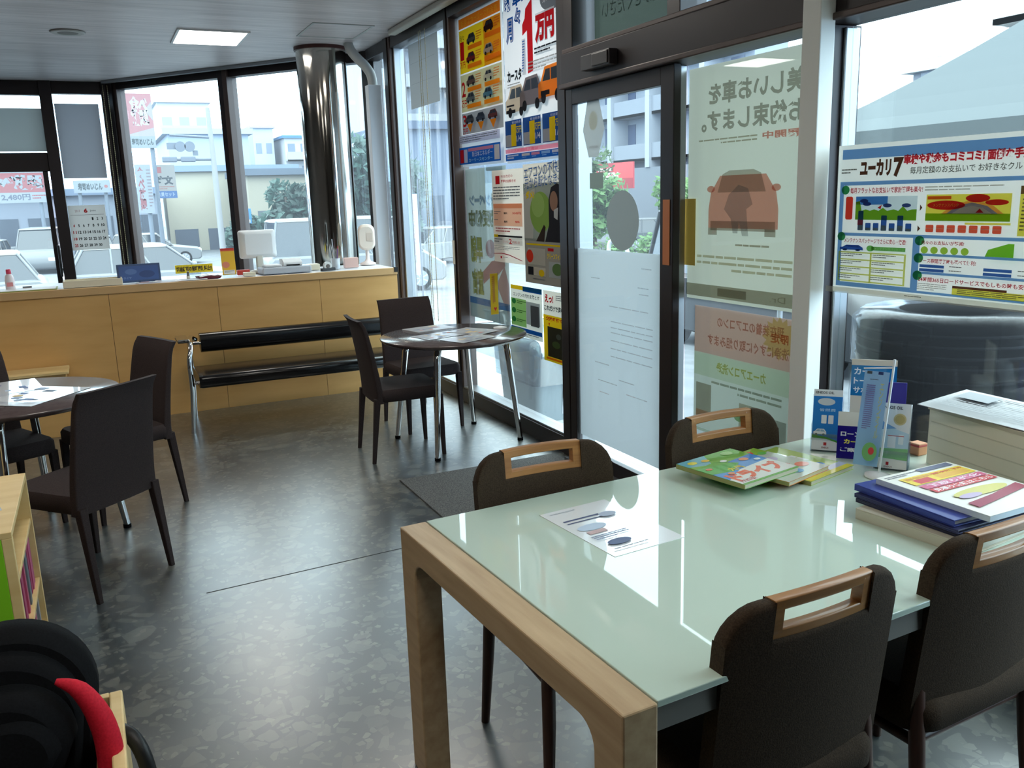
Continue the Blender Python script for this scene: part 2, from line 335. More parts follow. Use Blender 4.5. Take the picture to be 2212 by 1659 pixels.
# right window
w4 = window(4); f = MB()
f.box(2.5, 2.62, .2, 2.5, 0, .3, F); f.box(2.48, 2.64, 0.1, .2, 0, 2.15, F); f.box(2.55, 2.62, 2.485, 2.5, .3, 2.14, M['silver']); f.build('frame', w4, bevel=.004)
g = MB(); pane(g, .2, 2.485, .3, 2.15, M['glassr']); g.build('glass', w4)
tag(bx('wall_right', (2.62, 2.75, -2.75, .1, -.12, CZ+.15), M['wall']), kind='structure')
# header and transoms
h = MB(); h.box(2.46, 2.62, -2.6, 4.47, 2.15, 2.335, F); h.box(2.445, 2.47, -2.6, 4.47, 2.15, 2.175, FB); h.box(2.47, 2.62, -2.6, 4.47, 2.335, 2.36, FB)
tag(h.build('trim_1', bevel=.005), kind='structure')
w5 = window(5); f = MB(); f.box(2.5, 2.62, .1, 4.48, 2.85, CZ, F)
for y in (4.44, 3.46, 2.55, .9, .15): f.box(2.49, 2.64, y-.05, y+.05, 2.35, 2.86, F)
f.build('frame', w5, bevel=.004); g = MB(); pane(g, .15, 4.44, 2.36, 2.86, M['glass']); g.build('glass', w5)
# white boxed post
b = MB(); b.box(2.39, 2.46, 2.45, 2.54, 0, CZ, mat((236, 236, 230), .5)); tag(b.build('trim_2', bevel=.004), kind='structure')
# angled glazing at the back
ang = math.atan2(P1.y-P0.y, P1.x-P0.x); L = (P1-P0).length
w6 = thing('window_6', loc=(P0.x, P0.y, 0), rot=ang, kind='structure'); f = MB()
f.box(0, .09, -.04, .1, 0, CZ, F); f.box(.09, .14, -.02, .1, 0, CZ, FB); f.box(L-.08, L+.06, -.04, .12, 0, CZ, F)
for x in (1.69,): f.box(x-.06, x, -.05, .1, 0, CZ, F); f.box(x, x+.06, -.05, .1, 0, CZ, FB)
f.box(0, L, -.02, .1, 2.86, CZ, F); f.box(0, L, -.02, .1, 0, .35, F); f.build('frame', w6, bevel=.004)
g = MB(); g.box(.14, L-.08, .03, .035, .35, 2.86, M['glass']); g.build('glass', w6)
# back door with transom, side light
d2 = thing('door_2', loc=(0, 11.05, 0), kind='structure'); f = MB()
f.box(-1.5, -.33, 0, .1, 2.8, CZ, F); f.box(-1.5, -.33, 0, .1, 2.0, 2.2, F); f.box(-1.5, -1.4, 0, .1, 0, CZ, F)
f.box(-.33, -.21, -.02, .12, 0, CZ, F); f.box(-1.4, -.37, .02, .07, 0, .12, F); f.box(-.40, -.35, .01, .08, 0, 2.0, F); f.build('frame', d2, bevel=.004)
g = MB(); g.box(-1.4, -.4, .05, .055, .12, 2.0, M['glass']); g.box(-1.4, -.33, .05, .055, 2.2, 2.8, M['glass']); g.build('glass', d2)
f = MB(); f.box(-.36, -.335, -.06, -.03, .85, 1.2, M['black']); f.box(-.36, -.335, -.03, .02, .87, .9, M['black']); f.box(-.36, -.335, -.03, .02, 1.15, 1.18, M['black']); f.build('door_handle', d2, bevel=.004)
w7 = thing('window_7', loc=(0, 11.05, 0), kind='structure'); f = MB()
f.box(-.21, .3, 0, .1, 2.82, CZ, F); f.box(-.21, .3, 0, .1, 0, .3, F); f.box(.28, .38, -.02, .12, 0, CZ, F); f.build('frame', w7, bevel=.004)
g = MB(); g.box(-.21, .28, .05, .055, .3, 2.82, M['glass']); g.build('glass', w7)

# chrome column
col = thing('clad_column', 'polished steel clad round column standing behind the counter', 'column', (2.08, 8.3, 0))
MB().lathe([(.225, 0), (.225, CZ-.03)], M['steel'], 48).build('cladding', col)
MB().lathe([(.238, CZ-.03), (.238, CZ)], mat((70, 30, 26), .5), 48).build('collar', col)
f = MB(); f.box(.02, .05, -.229, -.222, 0, 2.9, mat((120, 116, 110), .2, 1)); f.build('seam', col)
# white duct with hose
du = thing('cable_duct', 'white upright duct with bent hose rising to the ceiling beside the steel column', 'duct', (2.42, 7.86, 0))
bx('duct_box', (-.06, .06, -.05, .05, 0, 2.58), mat((214, 220, 228), .5), du, .005)
MB().tube([(0, 0, 2.55), (-.01, 0, 2.66), (-.05, .02, 2.74), (-.1, .05, 2.8), (-.15, .1, 2.88), (-.17, .12, CZ)], .042, mat((186, 190, 188), .6), 14).build('hose', du)
# white curtain rails at the ceiling
rl = MB(); rl.box(2.40, 2.47, 2.5, 7.3, CZ-.045, CZ-.001, M['offwhite'])
tag(rl.build('curtain_rail', bevel=.01), 'white curtain rail on the ceiling along the shop front windows', 'curtain rail')
rl = MB(); rl.box(.05, L-.3, -.13, -.08, CZ-.03, CZ-.001, M['silver'])
tag(rl.build('curtain_rail', loc=(P0.x, P0.y, 0), rot=ang), 'slim grey rail on the ceiling along the angled back windows', 'curtain rail')

# ------------------------------------------------------------------ ceiling fittings
LM = mat((255, 250, 240), .5, emit=13)
def ceil_light(x, y, label):
    t = thing('ceiling_light', label, 'ceiling light', (x, y, CZ), 0, 'square recessed ceiling lights')
    f = MB(); f.box(-.28, .28, -.33, -.31, -.012, 0, M['white']); f.box(-.28, .28, .31, .33, -.012, 0, M['white']); f.box(-.28, -.26, -.31, .31, -.012, 0, M['white']); f.box(.26, .28, -.31, .31, -.012, 0, M['white'])
    f.build('frame', t)
    g = MB(); g.box(-.26, .26, -.31, .31, -.008, -.002, LM); g.build('diffuser', t); return t
l0 = ceil_light(1.08, 8.0, 'lit recessed ceiling light above the counter')
for x, y, s_ in ((-1.7, 8.0, 'left end of the counter'), (.1, 4.4, 'floor between door mat and left table'), (-1.7, 4.4, 'left side of the room'), (1.7, 5.0, 'right round table, added to brighten its flyers'), (.3, .9, 'gap left of the large table'), (-1.7, .9, 'unseen left corner behind the bookshelf')):  # lamp by the right round table is added, unseen, to brighten its flyers
    dup(l0, (x, y, CZ), 0, 'lit recessed ceiling light over the '+s_)
b = MB(); b.lathe([(.12, 0), (.13, -.006), (.118, -.014), (.105, -.014)], mat((170, 166, 160), .4), 40); b.lathe([(.105, -.013), (.02, -.016)], mat((120, 116, 112), .7), 40)
tag(b.build('ceiling_speaker', loc=(.02, 8.04, CZ)), 'round ceiling speaker with pale rim left of the ceiling light', 'speaker')
t = thing('access_hatch', 'square access hatch with silver edge in the ceiling before the column', 'hatch', (2.0, 7.46, CZ))
f = MB()
for q in ((-.25, .25, -.3, -.28), (-.25, .25, .28, .3), (-.25, -.23, -.28, .28), (.23, .25, -.28, .28)): f.box(*q, -.006, 0, mat((190, 192, 190), .4))
f.build('frame', t); bx('panel', (-.23, .23, -.28, .28, -.003, 0), M['ceiling'], t)

# ------------------------------------------------------------------ counter
ct = thing('reception_counter', 'long birch plywood reception counter before the back windows', 'counter', (0, 7.08, 0))
xs = [-3.1, -1.5, .06, .83, 1.63, 2.29]
for i in range(len(xs)-1): bx('front_panel', (xs[i]+.0015, xs[i+1]-.0015, 0 if i > 0 else .0, .02, .0, .965), M['birch'], ct)
bx('seam_light_stop', (-3.1, 2.27, .0205, .03, 0, .96), mat((70, 48, 30), .7), ct)  # dark board added behind the seams to stop light leaking through
bx('cap', (-3.1, 2.29, -.012, .03, .965, 1.02), M['birchcap'], ct, .003)
bx('worktop', (-3.1, 2.29, .03, .72, .99, 1.015), mat((206, 208, 212), .4), ct); bx('end_panel', (2.27, 2.29, .02, .72, 0, .99), M['birch'], ct)
f = MB(); f.box(2.262, 2.292, -.016, .005, .985, 1.024, M['black']); f.build('corner_guard', ct)
lb = thing('low_cabinet', 'low birch plywood cabinet against the counter behind left round table', 'cabinet', (-.9, 6.93, 0))
bx('body', (-1.2, .62, -.13, .13, 0, .45), M['birch'], lb, .003); bx('top_board', (-1.2, .64, -.15, .135, .45, .47), M['shelf'], lb, .003)

# ------------------------------------------------------------------ bench
be = thing('waiting_bench', 'long black vinyl waiting bench with chrome frame against the counter', 'bench', (1.36, 6.5, 0))
def seatprofile(y0, y1, z0, z1, r, n=5):
    pts = []
    for cy, cz, a0 in ((y1-r, z1-r, 0), (y0+r, z1-r, 90), (y0+r, z0+r, 180), (y1-r, z0+r, 270)):
        for i in range(n+1): q = R(a0+90*i/n); pts.append((cy+r*math.cos(q), cz+r*math.sin(q)))
    return pts
b = MB(); pr_ = seatprofile(-.22, .26, .33, .42, .035); b.loft([[(x, cy+(y-cy)*k, z) for y, z in pr_] for x, k, cy in ((-.8, .9, .02), (-.78, 1, .02), (.78, 1, .02), (.8, .9, .02))], M['vinyl']); b.build('seat', be)
b = MB(); pr_ = seatprofile(.30, .41, .50, .645, .05); b.loft([[(x, y, z) for y, z in pr_] for x in (-.72, .76)], M['vinyl']); b.build('backrest', be, bevel=.01)
for sx_ in (-1, 1):
    b = MB(); x = sx_*.85
    b.tube([(x+.02*sx_, -.12, 0), (x, -.13, .3), (x-.0*sx_, -.13, .5), (x-.02*sx_, -.1, .59), (x-.03*sx_, -.03, .625), (x-.04*sx_, .1, .63), (x-.06*sx_, .28, .63), (x-.1*sx_, .33, .6)], .018, M['chrome'], 12); b.build('arm_frame', be)
    b = MB(); b.tube([(x-.05*sx_, .36, .62), (x-.06*sx_, .38, .3), (x-.05*sx_, .42, 0)], .016, M['chrome'], 10); b.build('leg', be)
    b = MB(); b.box(x-.05, x+.03, -.0, .26, .642, .655, M['chrome']); b.box(x-.05, x+.03, 0, .26, .63, .642, M['black']); b.build('armrest', be, bevel=.006)
b = MB(); b.tube([(-.85, .1, .32), (.85, .1, .32)], .015, M['chrome']); b.tube([(-.8, .36, .57), (.8, .36, .57)], .012, M['chrome']); b.build('rail', be)

# ------------------------------------------------------------------ round tables
def round_table(x, y, rot, label, feet):
    t = thing('round_table', label, 'table', (x, y, 0), 0, 'round dark tables with chrome legs')
    MB().lathe([(.455, .695), (.47, .705), (.472, .715), (.468, .72), (0.001, .72)], M['laminate'], 64).build('tabletop', t)
    b = MB(); b.tube([(-.2, -.2, .683), (.2, .2, .683)], .012, M['black']); b.tube([(-.2, .2, .683), (.2, -.2, .683)], .012, M['black']); b.build('underframe', t)
    for fx, fy in feet:
        d = Vector((fx, fy, 0)).normalized(); b = MB()
        b.tube([d*.22+Vector((0, 0, .68)), d*.29+Vector((0, 0, .675)), d*.325+Vector((0, 0, .65)), d*.345+Vector((0, 0, .6)), Vector((fx, fy, .015))], [.014, .017, .021, .022, .016], M['chrome'], 14)
        l = b.build('leg', t); b = MB(); b.tube([(fx, fy, .018), (fx, fy, 0)], .019, M['rubber'], 12); b.build('foot_cap', l)
    return t
round_table(2.03, 5.18, 0, 'round dark laminate table with chrome legs beside the poster windows', [(-.27, -.33), (.37, -.18), (-.32, .3), (.27, .37)])
round_table(-.43, 4.67, 0, 'round dark laminate table at left beyond the bookshelf', [(.42, -.06), (-.42, .05), (.06, .42), (-.05, -.42)])

# ------------------------------------------------------------------ brown chairs
def brown_chair():
    t = thing('dining_chair', '', 'chair', group='brown upholstered chairs at the round tables'); fm = M['fabric']
    b = MB(); pts = seatprofile(-.215, .215, -.21, .21, .05); b.loft([[(y, x, z) for y, x in [(p[0]*k, p[1]*k) for p in pts]] for z, k in ((.375, .95), (.385, 1), (.435, 1), (.452, .95))], fm); b.build('seat', t)
    b = MB(); yf = lambda x, z: -.2-.075*max(0, (z-.42)/.46)**1.3-.02*math.exp(-((z-.88)/.03)**2)+.25*x*x
    hw = lambda z: .212-.012*(z-.4)/.48
    rings = []
    for i in range(15):
        z = .37+.51*i/14; q = hw(z); th = .021-.008*i/14; r = []
        for j in range(9): x = -q+2*q*j/8; r.append((x, yf(x, z)-th, z))
        for j in range(8, -1, -1): x = -q+2*q*j/8; r.append((x, yf(x, z)+th, z))
        rings.append(r)
    b.loft(rings, fm); b.build('backrest', t, bevel=.008, seg=3, angle=50)
    for sx_ in (-1, 1):
        for (y0, y1, zt) in ((-.205, -.25, .4), (.19, .2, .39)):
            b = MB(); r0, r1 = .019, .011
            b.loft([[(sx_*.192+dx*r0, y0+dy*r0, zt) for dx, dy in ((-1, -1), (1, -1), (1, 1), (-1, 1))], [(sx_*.2+dx*r1, y1+dy*r1, 0.0) for dx, dy in ((-1, -1), (1, -1), (1, 1), (-1, 1))]], fm, False); b.build('leg', t, bevel=.004)
    return t
bc = brown_chair()
chairs = [((-.165, 4.04), 42, 'brown upholstered chair in front of left round table, back to the camera'),
          ((-.01, 4.96), 113, 'brown upholstered chair between left round table and the bench'),
          ((-.565, 4.94), -153, 'brown upholstered chair cut off at the left edge, behind left round table'),
          ((1.66, 5.18), -93, 'brown upholstered chair left of right round table, back to the bench end'),
          ((2.0, 5.74), 184, 'brown upholstered chair behind right round table, facing the camera')]
for i, ((x, y), a, lb_) in enumerate(chairs):
    if i == 0: bc.location = (x, y, 0); bc.rotation_euler = (0, 0, R(a)); bc['label'] = lb_
    else: dup(bc, (x, y, 0), R(a), lb_)

# ------------------------------------------------------------------ large table
TT = (.655, 2.13, 0); TA = R(3.0); TL = 1.78; TW = 1.02
tb = thing('meeting_table', 'large table with frosted glass top and pale oak end frames', 'table', TT, TA)
for nm, x0 in (('end_frame', 0), ('end_frame', TL-.075)):
    b = MB(); H_ = .72; bt = .07; lw = .09; r = .05; W = TW
    out = [(0, 0), (W, 0), (W, H_), (0, H_)]
    # portal: two legs, a beam and curved inner corners, extruded along x
    def arch(cy, cz, a0, a1, n=6): return [(cy+r*math.cos(R(a0+(a1-a0)*i/n)), cz+r*math.sin(R(a0+(a1-a0)*i/n))) for i in range(n+1)]
    inner = [(lw, 0)]+arch(lw+r, H_-bt-r, 180, 90)+arch(W-lw-r, H_-bt-r, 90, 0)+[(W-lw, 0)]
    ring = [(0, 0), (0, H_)]+[(W*i/14, H_) for i in range(1, 14)]+[(W, H_), (W, 0)]
    n_in = len(inner)
    # quads between outer and inner outlines
    outp = [(0, 0)]+[(0, H_-bt) if i == 0 else (lw*i/6, H_) for i in range(7)]+[(W-lw+lw*i/6, H_) if i < 6 else (W, H_-bt) for i in range(7)]+[(W, 0)]
    outp[1] = (0, H_-bt-r); outp[2] = (0, H_); outp[13] = (W, H_); outp[14] = (W, H_-bt-r)
    A = [(x0, -y, z) for y, z in outp]+[(x0, -y, z) for y, z in inner]; B = [(x0+.075, -y, z) for y, z in outp]+[(x0+.075, -y, z) for y, z in inner]
    n = len(outp); fs = []
    for i in range(n-1): fs += [(i, i+1, n+i+1, n+i), (2*n+i+1, 2*n+i, 3*n+i, 3*n+i+1), (i+1, i, 2*n+i, 2*n+i+1), (n+i, n+i+1, 3*n+i+1, 3*n+i)]
    fs += [(0, n, 3*n, 2*n), (2*n-1, n-1, 3*n-1, 4*n-1)]
    b.add(A+B, fs, M['oak']); b.build(nm, tb, bevel=.004, angle=50)
bx('glass_top', (.076, TL-.076, -TW+.004, -.004, .708, .722), M['tabletop'], tb, .002)
bx('apron', (.078, TL-.078, -TW+.02, -TW+.04, .65, .706), mat((120, 116, 110), .5), tb); bx('apron', (.078, TL-.078, -.04, -.02, .65, .706), mat((90, 86, 80), .5), tb)
bx('underframe', (.078, TL-.078, -TW+.04, -.04, .69, .706), mat((70, 66, 62), .6), tb)

# ------------------------------------------------------------------ padded chairs with grip
def grip_chair():
    t = thing('grip_back_chair', '', 'chair', group='brown padded chairs with wooden grips'); g = M['grip']
    HW = .222; ZT = .855
    def top(x):
        d = HW-abs(x); z = ZT-.16*x*x-.0
        rr = .075
        if d < rr: z -= rr-math.sqrt(max(0, rr*rr-(rr-d)**2))
        return z
    yf = lambda x, z: -.2-.05*max(0, (z-.4)/.46)+.5*x*x
    xs = [-HW+.0005, -HW+.004, -HW+.012, -HW+.025, -HW+.042, -HW+.06, -HW+.08, -.125]
    lo = lambda x: .40
    b = MB(); b.strip(0, 0, lo, top, .036, yf, g, xs=xs); b.strip(0, 0, lo, top, .036, yf, g, xs=[-x for x in xs[::-1]])
    b.strip(-.1255, .1255, lo, lambda x: ZT-.079, .036, yf, g, n=12); b.build('backrest', t, bevel=.012, seg=3, angle=50)
    b = MB(); hm = M['handle']; zb = ZT-.084
    b.strip(-.125, .125, lambda x: zb, lambda x: zb+.022, .026, yf, hm, n=14)
    b.strip(-.125, .125, lambda x: top(x)-.022, lambda x: top(x)+.002, .026, yf, hm, n=14)
    for s_ in (-1, 1): b.strip(0, 0, lambda x: zb+.01, lambda x: top(x)-.004, .026, yf, hm, xs=sorted([s_*.125, s_*.112, s_*.101]))
    b.build('grip', t, bevel=.008, seg=2, angle=50)
    b = MB(); pts = seatprofile(-.23, .24, -.225, .225, .07); b.loft([[(p[1]*k, p[0]*k, z) for p in pts] for z, k in ((.385, .94), (.395, 1), (.44, 1), (.462, .96), (.47, .85))], g); b.build('seat', t)
    for sx_ in (-1, 1):
        for y0, y1, zt in ((-.19, -.24, .5), (.19, .21, .42)):
            b = MB(); b.tube([(sx_*.195, y0, zt), (sx_*.2, (y0+y1)/2-.0, .25), (sx_*.21, y1, 0)], [.019, .018, .013], M['darkwood'], 10); b.build('leg', t)
    b = MB(); b.tube([(-.195, -.19, .36), (.195, -.19, .36)], .013, M['darkwood']); b.tube([(-.195, .19, .36), (.195, .19, .36)], .013, M['darkwood']); b.tube([(-.195, .19, .36), (-.195, -.19, .36)], .013, M['darkwood']); b.tube([(.195, .19, .36), (.195, -.19, .36)], .013, M['darkwood']); b.build('seat_frame', t)
    return t
gc = grip_chair()
for i, (x, y, a, lb_) in enumerate([(1.12, 1.975, 178, 'brown padded chair with wooden grip across the table, facing its loose flyer'),
                                    (1.81, 2.0, 180, 'brown padded chair with wooden grip across the table, behind the magazines'),
                                    (1.145, 1.365, 2, 'brown padded chair with wooden grip at the near side of the table, seen from behind'),
                                    (1.71, 1.395, 3, 'brown padded chair with wooden grip cut off at the right edge')]):
    if i == 0: gc.location = (x, y, 0); gc.rotation_euler = (0, 0, R(a)); gc['label'] = lb_
    else: dup(gc, (x, y, 0), R(a), lb_)

# ------------------------------------------------------------------ prints on the shop front (seen from the room)
def wprint(name, label, cat, yl, yr, zt, zb, base, draw, x=2.572, flip=False, th=0, group=None, rx=0, inkf=.55):
    p = Poster(yl-yr, zt-zb, base, th, flip, inkf); draw(p)
    o = p.build(name, loc=(x, (yl+yr)/2, (zt+zb)/2)); o.rotation_euler = (R(rx), 0, RW)
    return tag(o, label, cat, group)
W_ = pm(222, 224, 228); G1 = pm(120, 124, 130); G2 = pm(170, 172, 174); RED = pm(206, 40, 48); BLU = pm(30, 92, 170); YEL = pm(238, 208, 40); ORG = pm(236, 140, 40)
DK = pm(46, 48, 54); PNK = pm(232, 150, 170); LB = pm(150, 190, 226); GRN = pm(120, 180, 60)
def d_orange(p):
    p.rect(.04, .02, .96, .085, ORG); p.text('お得なカーリース料金表', .1, .033, .9, .072, pm(240, 190, 60), .01)
    p.rect(.04, .095, .96, .375, YEL); p.rect(.6, .095, .96, .375, pm(240, 180, 50)); p.rect(.04, .385, .96, .63, pm(214, 210, 170)); p.rect(.04, .64, .96, .78, G2)
    p.text('月々', .05, .13, .16, .165, DK); p.text('1', .06, .17, .15, .29, RED, .04); p.text('万円', .05, .3, .17, .34, RED, .02)
    p.text('2', .06, .43, .15, .53, RED, .03); p.text('万円', .05, .55, .17, .6, RED, .02); p.text('3', .06, .65, .15, .73, RED, .03); p.text('万円', .05, .74, .17, .78, RED, .02)
    for i, (x, y, c) in enumerate(((.22, .13, pm(90, 96, 104)), (.62, .1, pm(60, 40, 44)), (.22, .25, pm(120, 50, 60)), (.62, .24, pm(180, 178, 170)), (.22, .4, pm(110, 90, 90)), (.62, .4, pm(190, 186, 176)), (.22, .51, pm(100, 110, 120)), (.62, .51, pm(80, 120, 150)))):
        p.car(x, y, x+.2, y+.075, c, pm(60, 70, 84), DK); p.rect(x+.02, y+.08, x+.34, y+.108, ORG); p.lines(x+.22, y+.01, x+.34, y+.07, 4, pm(214, 120, 60))
    for x, c in ((.2, pm(80, 84, 92)), (.45, pm(70, 80, 96)), (.72, pm(100, 60, 60))): p.car(x, .655, x+.2, .72, c, pm(60, 70, 84), DK); p.poly([(x+.04, .72), (x+.18, .72), (x+.11, .775)], ORG)
    p.rect(.04, .79, .96, .845, pm(180, 184, 206)); p.lines(.06, .8, .9, .84, 3, G1)
    p.rect(.03, .87, .97, .985, BLU); p.rect(.25, .882, .82, .902, PNK); p.rect(.05, .885, .14, .975, RED); p.rect(.15, .885, .23, .975, W_)
    p.text('新日本エネルギー', .34, .905, .8, .94, W_, .01); p.text('カーリースセンター', .26, .948, .8, .972, pm(180, 224, 220), .01); p.rect(.84, .882, .95, .975, pm(226, 222, 210))
wprint('price_poster', 'orange and yellow price poster high in the window, nearest the grey paper sheet', 'poster', 6.215, 5.44, 2.85, 1.80, W_, d_orange)
def d_month(p):
    p.text('新車に乗れる', .03, .02, .88, .12, BLU, .06, .06); p.ell(.83, .13, .19, .075, G1); p.text('頭金なし', .68, .105, .98, .155, W_, .01, .03)
    p.text('月', .05, .15, .18, .3, BLU, .08); p.text('月', .065, .16, .165, .29, W_, .0); p.text('々', .2, .11, .32, .21, BLU, .07); p.text('々', .215, .12, .305, .2, W_, 0)
    p.poly([(.4, .14), (.5, .1), (.51, .1), (.51, .49), (.42, .5), (.42, .26), (.34, .28), (.34, .22), (.385, .19)], RED)
    p.text('万円', .55, .19, .86, .36, W_, .14); p.text('万円', .555, .2, .855, .35, RED, .07); p.text('〜', .88, .2, .99, .25, RED, .05)
    p.text('カースタ', .05, .45, .31, .52, DK, .05); p.lines(.05, .53, .28, .56, 2, G2); p.rect(.33, .3, .39, .5, W_); p.lines(.34, .31, .38, .49, 12, BLU)
    p.lines(.56, .375, .98, .42, 2, DK); p.lines(.45, .44, .95, .5, 3, G2)
    p.car(.04, .53, .4, .73, pm(204, 190, 170), pm(90, 104, 118), DK); p.car(.3, .5, .68, .71, pm(120, 112, 116), pm(80, 90, 104), DK); p.car(.62, .47, 1.0, .69, pm(232, 130, 50), pm(70, 86, 100), DK)
    p.rect(.66, .62, .8, .645, DK); p.rect(.06, .655, .2, .665, DK); p.rect(.05, .685, .22, .705, DK)
    for i in range(3):
        x = .02+i*.33; p.rect(x, .745, x+.3, .905, pm(40, 74, 130)); p.rect(x+.005, .83, x+.16, .9, G2); p.text('1', x+.11, .77, x+.2, .9, YEL, .04); p.text('万円', x+.2, .785, x+.3, .825, YEL, .02); p.text('1/4', x+.2, .84, x+.29, .875, W_, .01); p.text('軽自動車', x+.13, .752, x+.29, .768, W_, .0)
    p.rect(.02, .915, .99, .94, PNK); p.text('リース期間終了後は', .06, .918, .6, .936, pm(220, 80, 120)); p.rect(.02, .945, .99, .985, BLU); p.lines(.05, .951, .26, .98, 2, W_, .6)
    for i, c in enumerate((pm(226, 214, 200), PNK, LB, W_)): p.rect(.32+i*.17, .95, .46+i*.17, .965, c); p.lines(.33+i*.17, .97, .45+i*.17, .982, 1, LB)
wprint('price_poster', 'white car poster with large red numeral, beside the door post', 'poster', 5.43, 4.62, 2.85, 1.79, W_, d_month)
def d_notice(p):
    p.rect(.12, .06, .26, .15, RED); p.text('料金改定の', .3, .055, .68, .085, RED); p.text('変更のお知らせ', .3, .105, .78, .14, RED, .02)
    p.lines(.04, .18, .9, .33, 5, G1); p.rect(.04, .36, .96, .6, pm(240, 200, 176)); p.rect(.04, .36, .96, .41, pm(236, 176, 140))
    p.text('無料', .38, .45, .5, .475, DK, .02); p.text('330円', .66, .45, .92, .475, RED, .02); p.text('無料', .38, .54, .5, .565, DK, .02); p.text('有料', .74, .54, .88, .565, RED, .02); p.lines(.06, .44, .28, .48, 2, G1); p.lines(.06, .53, .28, .55, 1, G1)
    p.lines(.1, .62, .9, .68, 2, pm(190, 100, 100)); p.rect(.04, .7, .96, .72, DK); p.rect(.04, .695, .18, .725, YEL); p.rect(.04, .725, .96, .8, pm(226, 226, 224)); p.text('2', .54, .735, .63, .79, RED, .03); p.text('リットル', .36, .755, .52, .785, RED); p.text('円引き', .65, .755, .88, .785, RED); p.lines(.06, .74, .33, .79, 2, G1)
    p.lines(.04, .82, .88, .87, 3, G2); p.poly([(.02, .905), (.3, .893), (.55, .905), (.96, .955), (.96, .963), (.55, .915), (.3, .903), (.02, .912)], pm(170, 40, 50)); p.rect(.26, .93, .31, .955, RED); p.lines(.34, .938, .62, .95, 1, G2)
wprint('price_notice', 'tall cream notice with red heading and peach table, on the poster window', 'notice', 5.68, 5.19, 1.755, 1.13, pm(226, 218, 204), d_notice, x=2.566)
def d_air(p):
    p.rect(0, .62, 1, 1, pm(150, 144, 136)); p.rect(0, .16, 1, .64, pm(150, 156, 150)); p.poly([(.0, .25), (.3, .2), (.22, .62), (0, .62)], pm(196, 194, 188)); p.ell(.42, .4, .26, .17, pm(150, 184, 96)); p.ell(.36, .34, .16, .1, pm(170, 200, 120))
    p.poly([(.62, .3), (.68, .2), (.82, .17), (.96, .2), (1, .3), (1, .64), (.52, .64), (.62, .5)], pm(58, 58, 64)); p.ell(.74, .31, .09, .08, pm(176, 140, 120)); p.poly([(.74, .38), (.84, .36), (.82, .46), (.74, .44)], pm(210, 214, 214)); p.poly([(.3, .64), (.5, .5), (.54, .52), (.5, .64)], pm(70, 60, 56))
    p.text('エアコンの不快臭', .03, .03, .96, .13, BLU, 0, .05, pm(226, 226, 220), .12); p.text('元から断たなきゃ', .04, .12, .94, .21, BLU, 0, .04, pm(226, 226, 220), .12)
    p.text('ダメ!', .06, .22, .28, .29, YEL, .05); p.rect(.05, .66, .98, .675, YEL); p.rect(.08, .7, .52, .84, pm(196, 192, 182)); p.ell(.13, .77, .09, .055, pm(226, 70, 50)); p.rect(.58, .69, .72, .715, RED); p.text('クリーンフィルター', .56, .73, 1, .78, YEL, .04); p.rect(.6, .8, .98, .93, pm(180, 186, 188)); p.ell(.8, .86, .12, .05, pm(110, 140, 90)); p.rect(.08, .86, .52, .93, pm(206, 200, 186)); p.rect(.08, .86, .22, .93, DK); p.ell(.42, .905, .07, .03, YEL); p.lines(.2, .955, .7, .975, 1, G1)
wprint('service_poster', 'grey air conditioner odour poster with blue and yellow lettering, by the door post', 'poster', 5.19, 4.63, 1.775, 1.02, pm(206, 200, 188), d_air, x=2.566)
def d_big(p):     # printed for the street: reversed from inside
    p.rect(.08, .0, .5, .1, pm(200, 206, 210)); p.text('キャンペーン', .12, .17, .92, .25, pm(180, 196, 220), .05, 0, pm(214, 218, 222), .1); p.text('予約受付中', .05, .27, .95, .38, pm(188, 186, 150), .04, 0, pm(216, 218, 216), .12)
    p.ell(.42, .52, .12, .06, pm(222, 178, 180)); p.poly([(.1, .56), (.4, .6), (.7, .7), (.62, .76), (.42, .7), (.5, .9), (.38, .92), (.3, .7), (.08, .62)], pm(224, 168, 170)); p.poly([(.1, .62), (.3, .75), (.02, .95), (.0, .75)], pm(222, 176, 176))
    p.text('早割', .62, .44, .92, .62, pm(214, 206, 120), .05, 0, pm(224, 226, 226), .16); p.text('宣言', .62, .66, .92, .84, pm(214, 206, 140), .05, 0, pm(224, 226, 226), .16)
    p.rect(0, .86, 1, .905, pm(120, 160, 214)); p.rect(0, .905, 1, 1, pm(222, 226, 230)); p.text('詳しくはスタッフまで', .1, .868, .9, .898, pm(150, 180, 220))
wprint('campaign_poster', 'faded reversed campaign poster with pink and yellow lettering, lower left of poster window', 'poster', 6.22, 5.50, 1.785, .68, pm(176, 180, 176), d_big, x=2.592, flip=True)
def d_p6(p):
    p.rect(0, 0, 1, .08, YEL); p.rect(.4, .0, 1, .1, BLU); p.text('エンジンの汚れを落とす', .08, .14, .92, .22, DK, .01); p.rect(0, .26, .5, .8, pm(160, 206, 130))
    for i in range(3): p.ell(.1, .32+i*.18, .07, .055, pm(60, 150, 90)); p.lines(.2, .3+i*.18, .5, .37+i*.18, 2, pm(80, 120, 70))
    p.rect(.52, .28, .95, .72, pm(170, 176, 180)); p.rect(.66, .34, .92, .74, pm(100, 104, 108)); p.rect(0, .82, 1, .9, BLU); p.lines(.05, .92, .9, .98, 2, DK)
wprint('product_leaflet', 'small green and blue product leaflet low on the poster window', 'leaflet', 5.44, 4.975, .985, .64, pm(222, 224, 214), d_p6)
